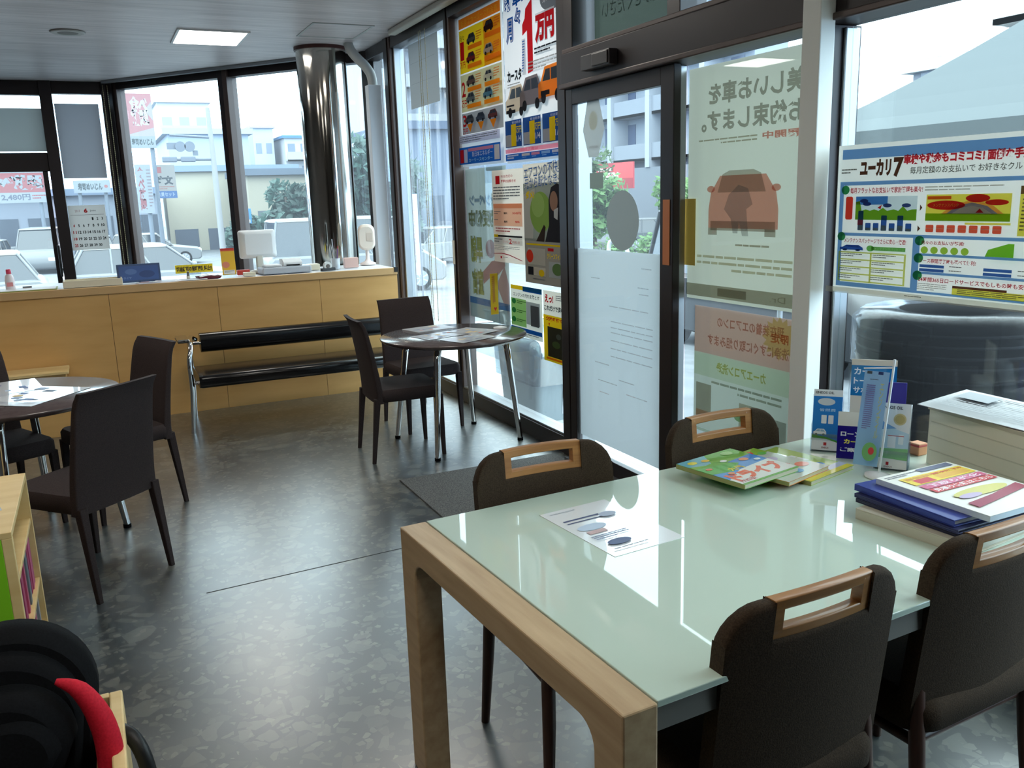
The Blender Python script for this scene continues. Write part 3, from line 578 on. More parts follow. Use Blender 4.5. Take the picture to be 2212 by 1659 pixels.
def d_p7(p):
    p.text('えっ!', .06, .05, .4, .17, RED, .05); p.lines(.5, .05, .95, .13, 3, G1); p.text('これだけで済むの?', .04, .2, .96, .28, DK, .03); p.rect(0, .34, 1, 1, YEL); p.text('交換時期です', .1, .36, .9, .42, RED, .03); p.poly([(.2, .45), (.26, .45), (.23, .5)], RED); p.rect(.16, .5, .86, .93, pm(62, 64, 62)); p.ell(.6, .62, .1, .04, pm(100, 110, 104)); p.ell(.5, .74, .16, .05, pm(90, 110, 70)); p.rect(.1, .94, .8, .97, ORG)
wprint('product_leaflet', 'narrow yellow leaflet with red heading low beside the door post', 'leaflet', 4.955, 4.62, .985, .53, pm(224, 222, 210), d_p7)
# sheet pinned beside the corner post
o = wprint('paper_sheet', 'large grey paper sheet hanging high in the glass left of the posters', 'paper', 7.30, 6.62, 2.83, 2.32, pm(160, 164, 166), lambda p: (p.rect(.05, .3, .9, .302, G1), p.rect(.05, .62, .95, .622, G1)))
b = MB(); b.box(0, .004, -.02, .02, 0, .18, M['cream']); tag(b.build('tag_strip', loc=(2.495, 6.285, 1.08)), 'small white label strip on the post left of the posters', 'label')
# bead chains
def chain(name, label, pts, z0, z1, n):
    b = MB()
    for (x, y) in pts:
        b.tube([(x, y, z0), (x, y, z1)], .002, mat((150, 136, 100), .4), 5)
        for i in range(n): b.sphere((x, y, z0+(z1-z0)*(i+.5)/n), .0045, mat((168, 154, 116), .35), 6)
    return tag(b.build(name), label, 'blind cord')
chain('blind_cord', 'brass bead blind cords hanging in the left back corner', [(.30, 10.9), (.345, 10.9)], .95, 2.9, 90)
chain('blind_cord', 'brass bead blind cords hanging before the glass left of the posters', [(2.47, 6.62), (2.47, 6.72), (2.47, 6.76)], .6, 2.85, 90)
# door stickers and films
def sheet(b, pts, z, m): b.add([(x, y, z) for x, y in pts], [tuple(range(len(pts)))], m)
b = MB(); hx = [(.0, .16), (.06, .15), (.115, .0), (.05, -.145), (-.05, -.145), (-.11, .0), (-.06, .15)]
sheet(b, hx, 0, pm(176, 186, 188)); sheet(b, [(.045*math.cos(a), .045+.05*math.sin(a)) for a in [2*PI*i/20 for i in range(20)]], -.0006, ink(pm(222, 206, 160), .7)); sheet(b, [(-.04, -.1), (.05, -.1), (.05, -.085), (-.04, -.085)], -.0006, ink(pm(200, 206, 210), .6))
o = b.build('hexagon_sticker', loc=(2.5065, 4.20, 1.917)); o.rotation_euler = (PI/2, 0, -PI/2); tag(o, 'grey hexagonal sticker with orange dot on the door glass', 'sticker')
b = MB(); sheet(b, [(.155*math.cos(a), .155*math.sin(a)) for a in [2*PI*i/40 for i in range(40)]], 0, pm(136, 142, 140)); o = b.build('round_sticker', loc=(2.5065, 3.915, 1.436)); o.rotation_euler = (PI/2, 0, -PI/2); tag(o, 'large round grey sticker on the door glass', 'sticker')
wprint('square_sticker', 'small square dark sticker on the door glass under the hexagonal one', 'sticker', 4.24, 4.10, 1.688, 1.605, pm(120, 132, 124), lambda p: None, x=2.505)
def d_film(p):
    for i, (a, c, y) in enumerate(((.12, .3, .07), (.72, .9, .14), (.15, .35, .16), (.15, .32, .19), (.15, .9, .27), (.1, .9, .345), (.1, .9, .375), (.1, .9, .4), (.1, .9, .44), (.1, .9, .48), (.1, .9, .52), (.6, .9, .57), (.3, .6, .63), (.5, .9, .66), (.15, .55, .69), (.6, .8, .72))): p.lines(a, y, c, y+.014, 1, pm(238, 239, 242), .35)
wprint('white_film', 'white sheet covering the lower half of the sliding door glass', 'sheet', 4.395, 3.56, 1.275, .17, mat((240, 242, 248), .6, trans=.17), d_film, x=2.515, flip=True)
wprint('yellow_sticker', 'yellow sticker on the glass edge between the door and the hanging banner', 'sticker', 3.51, 3.42, 1.54, 1.225, pm(244, 208, 110), lambda p: None, x=2.6)
tag(bx('orange_sticker', (-.0015, 0, -.028, .028, -.155, .155), mat((196, 116, 56), .5), loc=(2.489, 3.50, 1.385)), 'orange brown sticker on the edge stile of the sliding door', 'sticker')
# hanging banners (printed for the street)
BB = mat((232, 228, 208), .7, trans=.16)
q = lambda *c: mat(c, .7, trans=.16)
def d_banner(p):
    g_ = q(186, 184, 176); p.text('美しいお車を', .06, .075, .82, .165, g_, .035); p.text('お約束します。', .06, .185, .88, .275, g_, .035); p.text('展開中', .08, .297, .36, .33, q(232, 160, 146), .03); p.lines(.4, .305, .9, .335, 2, q(196, 190, 174))
    r_ = q(232, 172, 156); k_ = q(196, 188, 178)
    p.poly([(.22, .6), (.24, .53), (.32, .46), (.7, .46), (.78, .53), (.8, .6), (.8, .68), (.22, .68)], r_); p.poly([(.32, .53), (.36, .455), (.42, .44), (.62, .44), (.68, .455), (.72, .53)], q(206, 200, 190)); p.ell(.24, .515, .035, .014, r_); p.ell(.78, .515, .035, .014, r_); p.rect(.24, .65, .78, .69, k_); p.rect(.235, .68, .32, .71, k_); p.rect(.72, .68, .8, .71, k_)
    p.poly([(.46, .515), (.54, .5), (.62, .54), (.66, .6), (.6, .64), (.58, .7), (.54, .7), (.53, .65), (.5, .71), (.45, .71), (.47, .6), (.42, .58)], q(214, 214, 214))
    p.lines(.28, .745, .74, .765, 1, q(190, 184, 168)); p.lines(.1, .8, .9, .88, 3, q(212, 206, 184)); p.rect(.0, .93, 1, .985, q(176, 172, 158)); p.text('Dr.', .14, .945, .26, .97, q(214, 210, 190)); p.rect(.45, .94, .7, .975, q(186, 182, 168))
wprint('hanging_banner', 'tall cream banner with faint reversed lettering and red car beside the door', 'banner', 3.50, 2.70, 2.13, 1.065, BB, d_banner, x=2.615, flip=True, inkf=.85)
def d_banner2(p):
    p.rect(.0, .0, 1, .3, q(236, 196, 178)) ; p.text('現在装着のエアコンの', .1, .05, .75, .12, q(226, 176, 160), .02); p.text('洗浄にすぐに取り組みます', .05, .17, .85, .24, q(226, 176, 160), .02)
    st = []
    for i in range(32): a = 2*PI*i/32; r = (.16, .12)[i % 2]; st.append((.14+r*math.cos(a), .12+r*.8*math.sin(a)))
    p.poly(st, q(246, 240, 180)); p.text('限定', .06, .09, .22, .15, q(230, 150, 110), .03); p.rect(0, .3, 1, .45, q(226, 232, 206)); p.text('カーエアコン洗浄', .25, .34, .75, .41, q(226, 220, 130), .03); p.rect(0, .45, 1, .8, q(244, 244, 232)); p.lines(.1, .47, .8, .54, 2, q(190, 194, 180))
    p.rect(.8, .5, .97, .72, q(196, 190, 176)); p.rect(.8, .68, .97, .73, q(240, 196, 170)); p.rect(.24, .56, .5, .78, q(214, 208, 192)); p.ell(.5, .64, .06, .04, q(170, 200, 150)); p.rect(.05, .6, .2, .78, q(190, 192, 186)); p.rect(0, .8, 1, .82, q(220, 226, 206))
wprint('hanging_banner', 'pale banner with faded orange and green print behind a padded chair', 'banner', 3.43, 2.745, 1.035, .28, mat((222, 226, 226), .7, trans=.16), d_banner2, x=2.612, flip=True, inkf=.85)
# transom poster seen from its back
wprint('transom_poster', 'dark grey back of a poster in the glass over the door', 'poster', 4.33, 3.56, 2.84, 2.385, pm(92, 100, 92), lambda p: (p.text('お客様の声を', .15, .25, .85, .45, pm(106, 114, 108)), p.text('お聞かせください', .1, .6, .9, .78, pm(106, 114, 108))), x=2.6, flip=True)
wprint('transom_poster', 'grey striped sheet in the glass over the hanging banner', 'poster', 3.1, 2.62, 2.84, 2.40, pm(150, 150, 146), lambda p: p.lines(.05, .1, .9, .9, 6, G2))
b = MB(); b.box(-.05, 0, -.14, .14, -.04, .035, mat((52, 46, 46), .4)); b.box(-.058, -.05, -.13, .02, -.032, .028, mat((70, 64, 62), .3))
tag(b.build('door_sensor', loc=(2.46, 4.02, 2.245), bevel=.008), 'dark motion sensor box on the header over the sliding door', 'sensor')
# right window sign
def d_sign(p):
    b_ = om(126, 168, 214); w_ = om(226, 224, 214); rd = om(206, 50, 60); br = om(96, 60, 44); gn = om(140, 190, 50); ye = om(232, 222, 90); dg = om(120, 116, 108); nb = om(60, 100, 170); pk = om(240, 190, 190)
    [p.rect(*q_, b_) for q_ in ((.02, .03, 1, .095), (.015, .245, 1, .27), (.015, .27, .035, .96), (.035, .59, 1, .61), (.37, .61, .4, .945), (.4, .705, 1, .72), (.4, .82, 1, .835), (.035, .93, .37, .96), (.37, .945, 1, .96), (.985, .27, 1, .945))]; p.text('ユーカリ', .11, .105, .255, .215, br, .06); p.text('7', .265, .1, .31, .225, br, .05); p.lines(.02, .16, .095, .2, 2, dg)
    p.text('車検や税金もコミコミ! 面倒な手続きはナシ', .31, .085, .92, .15, rd, .05); p.text('毎月定額のお支払いで お好きなクルマに乗れます', .34, .165, .92, .21, dg, .01)
    
    g3 = om(60, 150, 90)
    for x, y in ((.045, .3), (.035, .615), (.4, .625), (.4, .735), (.4, .845)): p.ell(x, y, .02, .03, g3)
    p.text('毎月フラットなお支払いで家計管理も楽々!', .07, .285, .4, .325, rd, .02); p.rect(.05, .345, .085, .5, om(222, 70, 54), .008)
    p.rect(.1, .345, .38, .5, om(220, 232, 238)); p.rect(.1, .345, .25, .4, om(90, 150, 214)); p.poly([(.1, .5), (.1, .38), (.12, .375), (.13, .44), (.15, .43), (.17, .44), (.19, .43), (.21, .44), (.23, .42), (.25, .44), (.28, .43), (.3, .44), (.32, .41), (.34, .44), (.36, .43), (.38, .43), (.38, .5)], gn)
    for x, y in ((.14, .375), (.155, .395), (.25, .405), (.335, .405)): p.ell(x, y, .02, .013, om(70, 84, 140))
    p.poly([(.205, .42), (.225, .4), (.22, .43)], rd)
    hs = (.13, .05, .05, .1, .05, .1, .05)
    for i, h_ in enumerate(hs): x = .115+i*.037; p.rect(x, .57-h_, x+.026, .57, nb, .003); p.rect(x+.002, .57-h_*.35, x+.024, .57, om(150, 166, 150))
    p.rect(.115, .5, .141, .535, om(200, 90, 100)); p.poly([(.395, .4), (.395, .44), (.405, .42)], br); p.poly([(.39, .53), (.39, .57), (.402, .55)], br)
    p.rect(.42, .34, .74, .5, ye); p.poly([(.48, .46), (.53, .4), (.6, .375), (.67, .4), (.72, .46)], om(240, 180, 120)); p.poly([(.5, .46), (.545, .41), (.6, .39), (.655, .41), (.7, .46)], om(150, 170, 220)); p.poly([(.52, .46), (.56, .42), (.6, .41), (.64, .42), (.68, .46)], w_); p.rect(.42, .455, .74, .5, gn)
    p.ell(.5, .405, .075, .028, rd); p.ell(.62, .365, .045, .024, rd); p.ell(.69, .39, .042, .017, rd); p.rect(.425, .35, .52, .37, om(230, 110, 60)); p.poly([(.615, .45), (.63, .425), (.645, .45)], rd); p.text('メンテナンスパック', .45, .395, .55, .415, ye)
    for i in range(7): x = .425+i*.043; p.rect(x, .525, x+.032, .57, om(228, 96, 70), .004); p.rect(x, .545, x+.032, .549, w_)
    p.rect(.57, .51, .74, .53, ye) if 0 else p.rect(.58, .508, .745, .52, ye)
    p.rect(.77, .345, .985, .58, ye); p.rect(.77, .3, .985, .345, om(110, 84, 50)); p.text('さらに!', .8, .31, .9, .335, w_); p.lines(.78, .37, .96, .56, 9, dg); p.lines(.42, .29, .72, .325, 2, om(190, 186, 178))
    p.text('メンテナンスパッケージでさらに安心・快適!', .065, .622, .355, .655, rd, .02); p.car(.045, .665, .16, .71, om(50, 90, 170), om(80, 120, 190), om(40, 60, 110)); p.rect(.2, .675, .355, .7, om(110, 180, 90)); p.ell(.195, .688, .018, .02, om(110, 180, 90)); p.text('メンテナンスパッケージ', .215, .68, .35, .695, w_)
    yg = om(212, 216, 110); [p.rect(x, .715, x+.008, .92, yg) for x in (.04, .196, .352)]; [p.rect(.048, y, .352, y+.009, yg) for y in (.715, .764, .813, .862, .911)]
    for i in range(4):
        for j in range(2): p.lines(.053+j*.157, .728+i*.049, .16+j*.157, .755+i*.049, 2, dg)
    p.text('月々のお支払いが軽減!', .43, .62, .6, .645, rd, .02)
    for i in range(5): p.ell(.445+i*.04, .678, .015, .022, om(160, 200, 70))
    p.poly([(.68, .7), (.69, .66), (.76, .622), (.78, .622), (.78, .7)], om(120, 190, 50)); p.text('リース期間満了時も選べて便利!', .43, .73, .65, .758, rd, .02)
    for x in (.43, .68):
        for y in (.77, .795): p.rect(x, y-.002, x+.1, y+.016, nb); p.lines(x+.12, y, x+.2, y+.012, 1, dg)
    p.text('24時間365日ロードサービスでもしもの時も安心!', .43, .845, .85, .875, rd, .02); p.rect(.57, .885, .77, .9, br); p.rect(.57, .9, .98, .94, ye); p.lines(.59, .905, .95, .935, 3, dg); p.lines(.43, .885, .55, .93, 4, om(190, 186, 178)); p.rect(.0, .96, 1, 1, w_); p.lines(.38, .972, .5, .984, 1, dg)
wprint('window_sign', 'large white and blue explanatory sign board fixed on the right window', 'sign', 2.43, 1.5, 1.72, 1.197, mat((236, 234, 226), .5, trans=.17), d_sign, x=2.485, inkf=.7)

# things on the left back glazing
def bprint(name, label, cat, x0, x1, z0, z1, base, draw, y=11.09, th=.0015):
    p = Poster(x1-x0, z1-z0, base, 0, inkf=.55); draw(p); o = p.build(name, loc=((x0+x1)/2, y, (z0+z1)/2)); return tag(o, label, cat)
bprint('paper_sheet', 'grey sheet covering the transom of the left back door', 'paper', -1.4, -.32, 2.215, 2.665, pm(150, 156, 156), lambda p: None)
bprint('paper_sheet', 'tall grey sheet covering the narrow back window above the calendar', 'paper', -.20, .24, 1.92, 2.72, pm(146, 148, 156), lambda p: None)
def d_cal(p):
    r_ = pm(206, 60, 60); d_ = pm(60, 60, 60); p.rect(.05, .21, .95, .216, d_); p.text('6', .42, .07, .52, .17, r_, .05); p.text('2017', .18, .1, .32, .15, pm(190, 120, 120)); p.text('June', .58, .1, .74, .15, d_)
    day = 1
    for row in range(5):
        for cc in range(7):
            if row == 0 and cc < 4: continue
            if day > 30: break
            x = .05+cc*.13; y = .25+row*.148; sday = str(day); wd = .045*len(sday); p.text(sday, x+.06-wd/2, y+.02, x+.06+wd/2, y+.085, r_ if cc == 0 else d_, .03); day += 1
bprint('wall_calendar', 'white June calendar sheet hanging on the narrow back window', 'calendar', -.205, .175, 1.13, 1.625, pm(196, 192, 188), d_cal, y=11.085)

# ------------------------------------------------------------------ on the counter
CT = 1.02
t = thing('soap_bottle', 'white bottle with pink cap at the left end of the counter', 'bottle', (-.575, 7.3, CT))
MB().lathe([(.028, 0), (.032, .01), (.032, .07), (.026, .105), (.014, .12)], mat((236, 226, 226), .35), 24).build('body', t); MB().lathe([(.014, .118), (.017, .12), (.016, .15), (.01, .153)], mat((214, 60, 90), .4), 20).build('cap', t)
b = MB(); b.box(-.02, .02, -.033, -.0315, .03, .06, mat((226, 150, 150), .5)); b.build('print', t)
b = MB(); b.box(-.2, .2, -.12, .12, 0, .006, mat((150, 160, 80), .5)); b.box(-.19, .19, -.11, .11, .006, .009, M['white']); b.box(-.03, .03, .085, .115, .009, .022, M['silver']); tag(b.build('clipboard', loc=(-.47, 7.22, CT), bevel=.002), 'green clipboard lying at the left end of the counter', 'clipboard')
b = MB(); b.box(-.2, .2, -.1, -.09, 0, .05, M['cream']); b.box(-.2, .2, .09, .1, 0, .05, M['cream']); b.box(-.2, -.19, -.09, .09, 0, .05, M['cream']); b.box(.19, .2, -.09, .09, 0, .05, M['cream']); b.box(-.19, .19, -.09, .09, 0, .008, M['cream']); tag(b.build('letter_tray', loc=(-.03, 7.24, CT), bevel=.003), 'low cream tray on the counter left of the blue framed card', 'tray')
t = thing('card_stand', 'blue framed card standing on the counter', 'stand', (.295, 7.3, CT), (R(-10), 0, 0))
bx('frame', (-.155, .155, -.006, .006, 0, .14), mat((60, 84, 122), .4), t, .003); p = Poster(.28, .11, mat((60, 92, 150), .4)); p.ell(.3, .4, .15, .2, mat((84, 116, 170), .4)); p.ell(.7, .6, .2, .25, mat((50, 76, 126), .4)); p.text('タイヤ', .1, .75, .3, .9, mat((140, 170, 220), .4)); o = p.build('card', t); o.location = (0, -.0085, .07)
b = MB(); b.box(-.008, .008, .005, .07, 0, .004, M['black']); b.build('foot', t)
pp = [(.42, 7.16, 8, .30, .16, (210, 206, 210)), (.52, 7.2, -12, .26, .18, (226, 226, 230)), (.66, 7.17, 5, .21, .15, (236, 238, 242))]
for i, (x, y, a, w_, h_, c) in enumerate(pp):
    p = Poster(w_, h_, om(*c), .0015); p.lines(.1, .1, .9, .8, 5, om(150, 150, 160)); p.rect(.1, .1, .3, .3, om(200, 80, 80)) if i == 0 else None
    o = p.build('paper_sheet', loc=(x, y, CT+.002+.0025*i)); o.rotation_euler = FL(R(a)); tag(o, ['printed sheet with red corner on the counter beside the blue card', 'middle one of the overlapping sheets on the counter', 'blank white sheet under the small stamp on the counter'][i], 'paper')
b = MB(); b.lathe([(.012, 0), (.012, .025), (.009, .03), (.009, .05), (.012, .055)], mat((90, 84, 78), .4), 16); b.lathe([(.013, 0), (.013, .022)], M['cream'], 16); tag(b.build('rubber_stamp', loc=(.64, 7.2, CT+.009)), 'small grey rubber stamp standing on a sheet on the counter', 'stamp')
t = thing('coin_tray', 'dark red tray with papers on the counter under the yellow sign', 'tray', (.79, 7.21, CT), R(6)); b = MB(); b.loft([[(x*k, y*k, z) for x, y in ((-.09, -.06), (.09, -.06), (.09, .06), (-.09, .06))] for z, k in ((0, .85), (.018, 1), (.02, 1), (.006, .84))], mat((96, 22, 40), .35), False); b.build('dish', t)
b = MB(); b.add([(-.07, -.04, .016), (.08, -.05, .016), (.07, .04, .016), (0, .02, .04), (-.06, .05, .016), (.0, -.04, .03)], [(0, 5, 3, 4), (5, 1, 2, 3)], M['white']); b.build('slip', t)
t = thing('counter_sign', 'yellow prohibition sign board standing on the counter', 'sign', (.71, 7.42, CT+.035)); p = Poster(.285, .065, om(236, 210, 40), .004); p.text('給油許可の常時開放禁止!!', .03, .18, .97, .82, om(60, 46, 30), .05); p.build('board', t, loc=(0, 0, .035)); bx('stand', (-.05, .05, .004, .05, -.035, .0), M['clear'], t)
t = thing('card_stand', 'yellow card with red header in a clear stand beside the monitor', 'stand', (.955, 7.25, CT)); p = Poster(.105, .21, om(240, 190, 50), .003); p.rect(0, 0, 1, .08, om(214, 60, 50)); p.rect(0, .08, 1, .11, om(230, 110, 60)); p.ell(.3, .62, .28, .12, om(232, 140, 110)); p.rect(.1, .82, .9, .97, om(230, 228, 222)); p.lines(.15, .85, .85, .93, 2, om(120, 110, 100)); o = p.build('card', t, loc=(0, 0, .12)); o.rotation_euler = (R(-8), 0, 0)
bx('stand', (-.055, .055, -.02, .04, 0, .02), M['clear'], t)
t = thing('computer_monitor', 'back of a white computer monitor on the counter', 'monitor', (1.235, 7.5, CT), R(8))
b = MB(); pts = seatprofile(-.155, .155, -.115, .115, .02); b.loft([[(x*k, y, z*k+.235) for x, z in pts] for y, k in ((-.035, .72), (-.028, .86), (-.01, .98), (0, 1), (.012, 1))], M['white'], True); b.build('casing', t)
bx('screen', (-.14, .14, .0115, .0135, .13, .34), M['black'], t); b = MB(); b.box(-.03, .03, -.03, .0, .02, .17, M['offwhite']); b.build('neck', t, bevel=.01); b = MB(); b.lathe([(.1, 0), (.1, .012), (.04, .025)], M['offwhite'], 30); b.build('base', t)
t = thing('receipt_printer', 'white receipt printer on a grey base on the counter', 'printer', (1.40, 7.30, CT), R(3)); b = MB(); b.box(-.2, .2, -.1, .1, 0, .055, mat((176, 182, 190), .5)); b.build('base', t, bevel=.012)
b = MB(); b.loft([[(x, -.07, .056), (x, .07, .056), (x, .07, .11), (x, -.02, .115), (x, -.07, .085)] for x in (-.02, .13)], M['white'], False); b.build('housing', t, bevel=.01); bx('paper_slot', (.0, .11, -.071, -.069, .06, .07), M['black'], t); b = MB(); b.box(-.17, -.04, -.08, .06, .056, .075, M['white']); b.build('keypad', t, bevel=.006)
b = MB(); b.box(-.05, .05, -.015, .03, 0, .04, mat((190, 60, 50), .5)); tag(b.build('red_box', loc=(1.08, 7.36, CT), bevel=.004), 'small red box on the counter left of the monitor foot', 'box')
b = MB(); b.box(-.045, .045, -.03, .03, 0, .03, M['cream']); tag(b.build('card_box', loc=(1.1, 7.2, CT), bevel=.003), 'low cream card box on the counter before the monitor', 'box')
b = MB(); b.box(-.05, .05, -.05, .05, 0, .05, M['cream']); tag(b.build('paper_cube', loc=(1.66, 7.42, CT), bevel=.004), 'cream note box on the counter right of the receipt printer', 'box')
t = thing('tape_dispenser', 'round tape dispenser on the counter near its right end', 'dispenser', (1.73, 7.2, CT), R(20))
ring = lambda r, a: (r*math.cos(a), 0, .04+r*math.sin(a)); b = MB(); b.loft([[(ring(.036, a)[0], y, ring(.036, a)[2]) for a in [2*PI*i/24 for i in range(24)]] for y in (-.012, .012)], mat((190, 190, 186), .3)); b.build('roll', t)
b = MB(); b.box(-.06, .07, -.016, .016, 0, .025, M['black']); b.loft([[(ring(.016, a)[0], y, ring(.016, a)[2]) for a in [2*PI*i/16 for i in range(16)]] for y in (-.018, .018)], mat((80, 70, 64), .4)); b.build('body', t, bevel=.003)
t = thing('pen_holder', 'pen holder with upright pens before the steel column', 'pen holder', (1.84, 7.35, CT)); MB().lathe([(.035, 0), (.038, .09), (.034, .09), (.032, .01)], mat((170, 176, 182), .3), 24).build('cup', t)
for i, (dx, dy, h_, c) in enumerate(((-.02, 0, .2, (60, 60, 66)), (-.008, .01, .25, (190, 194, 200)), (.01, -.01, .17, (40, 60, 120)), (.018, .008, .19, (170, 60, 60)), (.0, -.015, .15, (90, 90, 90)))): MB().tube([(dx*.6, dy*.6, .01), (dx*1.8, dy*1.8, h_)], .004, mat(c, .4), 8).build('pen', t)
b = MB(); b.box(-.06, .06, -.03, .03, 0, .085, mat((206, 170, 160), .5)); tag(b.build('file_box', loc=(1.985, 7.4, CT), bevel=.004), 'pinkish file box on the counter before the steel column', 'box')
t = thing('desk_fan', 'beige desk fan seen from behind at the right end of the counter', 'fan', (2.2, 7.62, CT), R(-16))
b = MB(); b.loft([[(x*k, y, z*k+.24) for x, z in seatprofile(-.075, .075, -.115, .115, .06)] for y, k in ((-.05, .8), (-.035, .97), (.03, 1), (.045, .93))], mat((226, 212, 198), .5)); b.build('housing', t)
b = MB(); b.lathe([(.07, 0), (.07, .015), (.03, .03), (.018, .05), (.016, .16)], mat((224, 210, 204), .5), 28); b.build('stand', t); bx('label_plate', (0.0, .05, -.053, -.05, .21, .28), mat((206, 190, 176), .5), t)
b = MB(); b.lathe([(.03, .3-.3), (.055, .0), (.055, .01), (.03, .012)], M['offwhite'], 20); 

# ------------------------------------------------------------------ papers on the round tables
def flat(name, label, cat, x, y, z, w_, h_, a, base, draw, th=.0012, group=None):
    p = Poster(w_, h_, base, th); draw(p); o = p.build(name, loc=(x, y, z+th)); o.rotation_euler = FL(R(a)); return tag(o, label, cat, group)
def d_fl(seed, warm=True):
    def d(p):
        rn = random.Random(seed)
        for i in range(9):
            x, y = rn.uniform(.05, .7), rn.uniform(.05, .8); c = rn.choice([(190, 110, 90), (110, 130, 170), (210, 180, 120), (90, 96, 120), (170, 190, 210)] if warm else [(110, 140, 190), (160, 180, 206), (216, 190, 130), (100, 110, 130)])
            p.ell(x+.1, y+.06, rn.uniform(.03, .11), rn.uniform(.03, .07), om(*c)) if i % 2 else p.rect(x, y, x+rn.uniform(.08, .22), y+rn.uniform(.05, .12), om(*c))
        p.lines(.06, .85, .9, .96, 3, om(150, 154, 166))
    return d
PW = mat((226, 228, 232), .22, coat=.6)
flat('flyer', 'glossy flyer on right round table, nearest its rear edge', 'flyer', 1.99, 5.52, .72, .30, .21, 12, PW, d_fl(1))
flat('flyer', 'glossy flyer on right round table, its front left one', 'flyer', 1.93, 5.18, .7215, .21, .30, -75, PW, d_fl(2))
flat('flyer', 'glossy flyer on right round table with red print, front right', 'flyer', 2.04, 4.95, .723, .30, .21, 22, PW, d_fl(3))
flat('flyer', 'glossy flyer on right round table, nearest the small yellow flag', 'flyer', 2.18, 5.2, .7245, .21, .28, 30, PW, d_fl(4))
flat('flyer', 'glossy flyer on left round table, cut by the left edge', 'flyer', -.47, 4.9, .72, .30, .42, 10, PW, d_fl(5))
flat('flyer', 'glossy flyer with blue prints on left round table, nearest the chair', 'flyer', -.33, 4.62, .7215, .30, .40, -38, PW, d_fl(6, False))
t = thing('flag_stand', 'small yellow flag on a white stand on right round table', 'flag', (2.39, 5.24, .72)); MB().lathe([(.045, 0), (.045, .006), (.01, .014)], M['white'], 28).build('base', t)
MB().tube([(0, 0, .01), (-.005, 0, .37)], .003, M['clear'], 6).build('pole', t); p = Poster(.055, .27, mat((236, 206, 40), .6, trans=.2)); p.rect(.3, .05, .6, .7, om(200, 150, 40)) ; p.lines(.2, .08, .45, .75, 14, om(190, 130, 40)); p.poly([(.3, .84), (.4, .88), (.5, .92), (.6, .88), (.7, .84), (.6, .81), (.5, .84), (.4, .81)], om(214, 50, 50)); p.build('pennant', t, loc=(-.035, -.002, .23))

# ------------------------------------------------------------------ on the large table
TZ = .722
def tab(x, y): return x, y
d = lambda p: (p.lines(.1, .05, .7, .1, 1, om(180, 184, 190)), p.rect(.1, .24, .62, .262, om(70, 80, 120)), p.rect(.1, .3, .66, .315, om(70, 80, 120)), p.ell(.3, .45, .2, .06, om(190, 206, 226)), p.rect(.14, .52, .4, .58, om(200, 170, 170)), p.lines(.1, .62, .6, .72, 3, om(120, 130, 160)), p.ell(.3, .8, .16, .05, om(90, 104, 140)), p.ell(.7, .3, .12, .05, om(170, 180, 200)), p.lines(.1, .9, .9, .94, 1, om(160, 160, 170)))
flat('flyer', 'loose white flyer lying in the middle of the large table', 'flyer', 1.14, 1.85, TZ, .22, .34, 5, mat((236, 238, 240), .2, coat=.8), d)
def magazine(label, x, y, z, w_, h_, th, a, cover, draw, bend=.006):
    t = thing('magazine', label, 'magazine', (x, y, z), R(a), 'magazines fanned on the large table')
    b = MB(); b.box(-w_/2+.002, w_/2-.003, -h_/2+.002, h_/2-.002, .001, th-.001, mat((206, 200, 180), .7)); b.build('pages', t)
    p = Poster(w_, h_, cover, .0008); draw(p); o = p.build('cover', t, loc=(0, 0, th+.0008)); o.rotation_euler = (-PI/2, 0, 0)
    bx('spine', (-w_/2, -w_/2+.0025, -h_/2, h_/2, 0, th), mat((150, 150, 90), .5), t); bx('back_cover', (-w_/2, w_/2, -h_/2, h_/2, 0, .001), cover, t)
    return t
cm = lambda *c: mat(c, .16, coat=1)
def d_m1(p):
    p.rect(0, 0, 1, 1, cm(110, 176, 70)); p.poly([(0, 0), (.5, 0), (.3, .3), (0, .2)], cm(120, 186, 200)); p.poly([(0, .55), (.5, .35), (1, .3), (1, .62), (0, .85)], cm(70, 140, 214)); p.poly([(0, .3), (.4, .25), (.6, .45), (.3, .62), (0, .55)], cm(80, 170, 60)); p.poly([(0, .8), (.4, .62), (1, .56), (1, .97), (0, .97)], cm(238, 236, 230)); 
    p.text('ドライブ', .05, .63, .95, .9, cm(236, 84, 50), .07); p.text('九州', .28, .5, .52, .62, cm(240, 206, 50), .05); p.text('関西版', .05, .88, .3, .95, cm(190, 50, 60), .02)
    for x, y, r_, c in ((.15, .12, .07, (236, 220, 80)), (.12, .4, .05, (226, 110, 90)), (.35, .15, .06, (240, 200, 90)), (.78, .12, .09, (160, 204, 120)), (.75, .4, .07, (236, 160, 120)), (.5, .3, .05, (236, 236, 236)), (.2, .66, .05, (240, 150, 110)), (.88, .5, .05, (220, 236, 240))): p.ell(x, y, r_, r_*.7, cm(*c))
def d_m2(p):
    p.rect(0, 0, 1, 1, cm(200, 206, 190)); p.rect(0, 0, 1, .2, cm(150, 190, 70)); p.text('お出かけ', .1, .04, .8, .15, cm(220, 60, 60), .05)
    for x, y, r_, c in ((.3, .35, .14, (226, 130, 90)), (.7, .4, .12, (190, 170, 200)), (.5, .6, .16, (240, 220, 60)), (.2, .75, .12, (230, 90, 70)), (.8, .75, .12, (236, 120, 90)), (.5, .85, .1, (110, 170, 220)), (.85, .2, .08, (110, 190, 90))): p.ell(x, y, r_, r_*.6, cm(*c))
    p.text('特集', .3, .55, .7, .66, cm(214, 60, 60), .04)
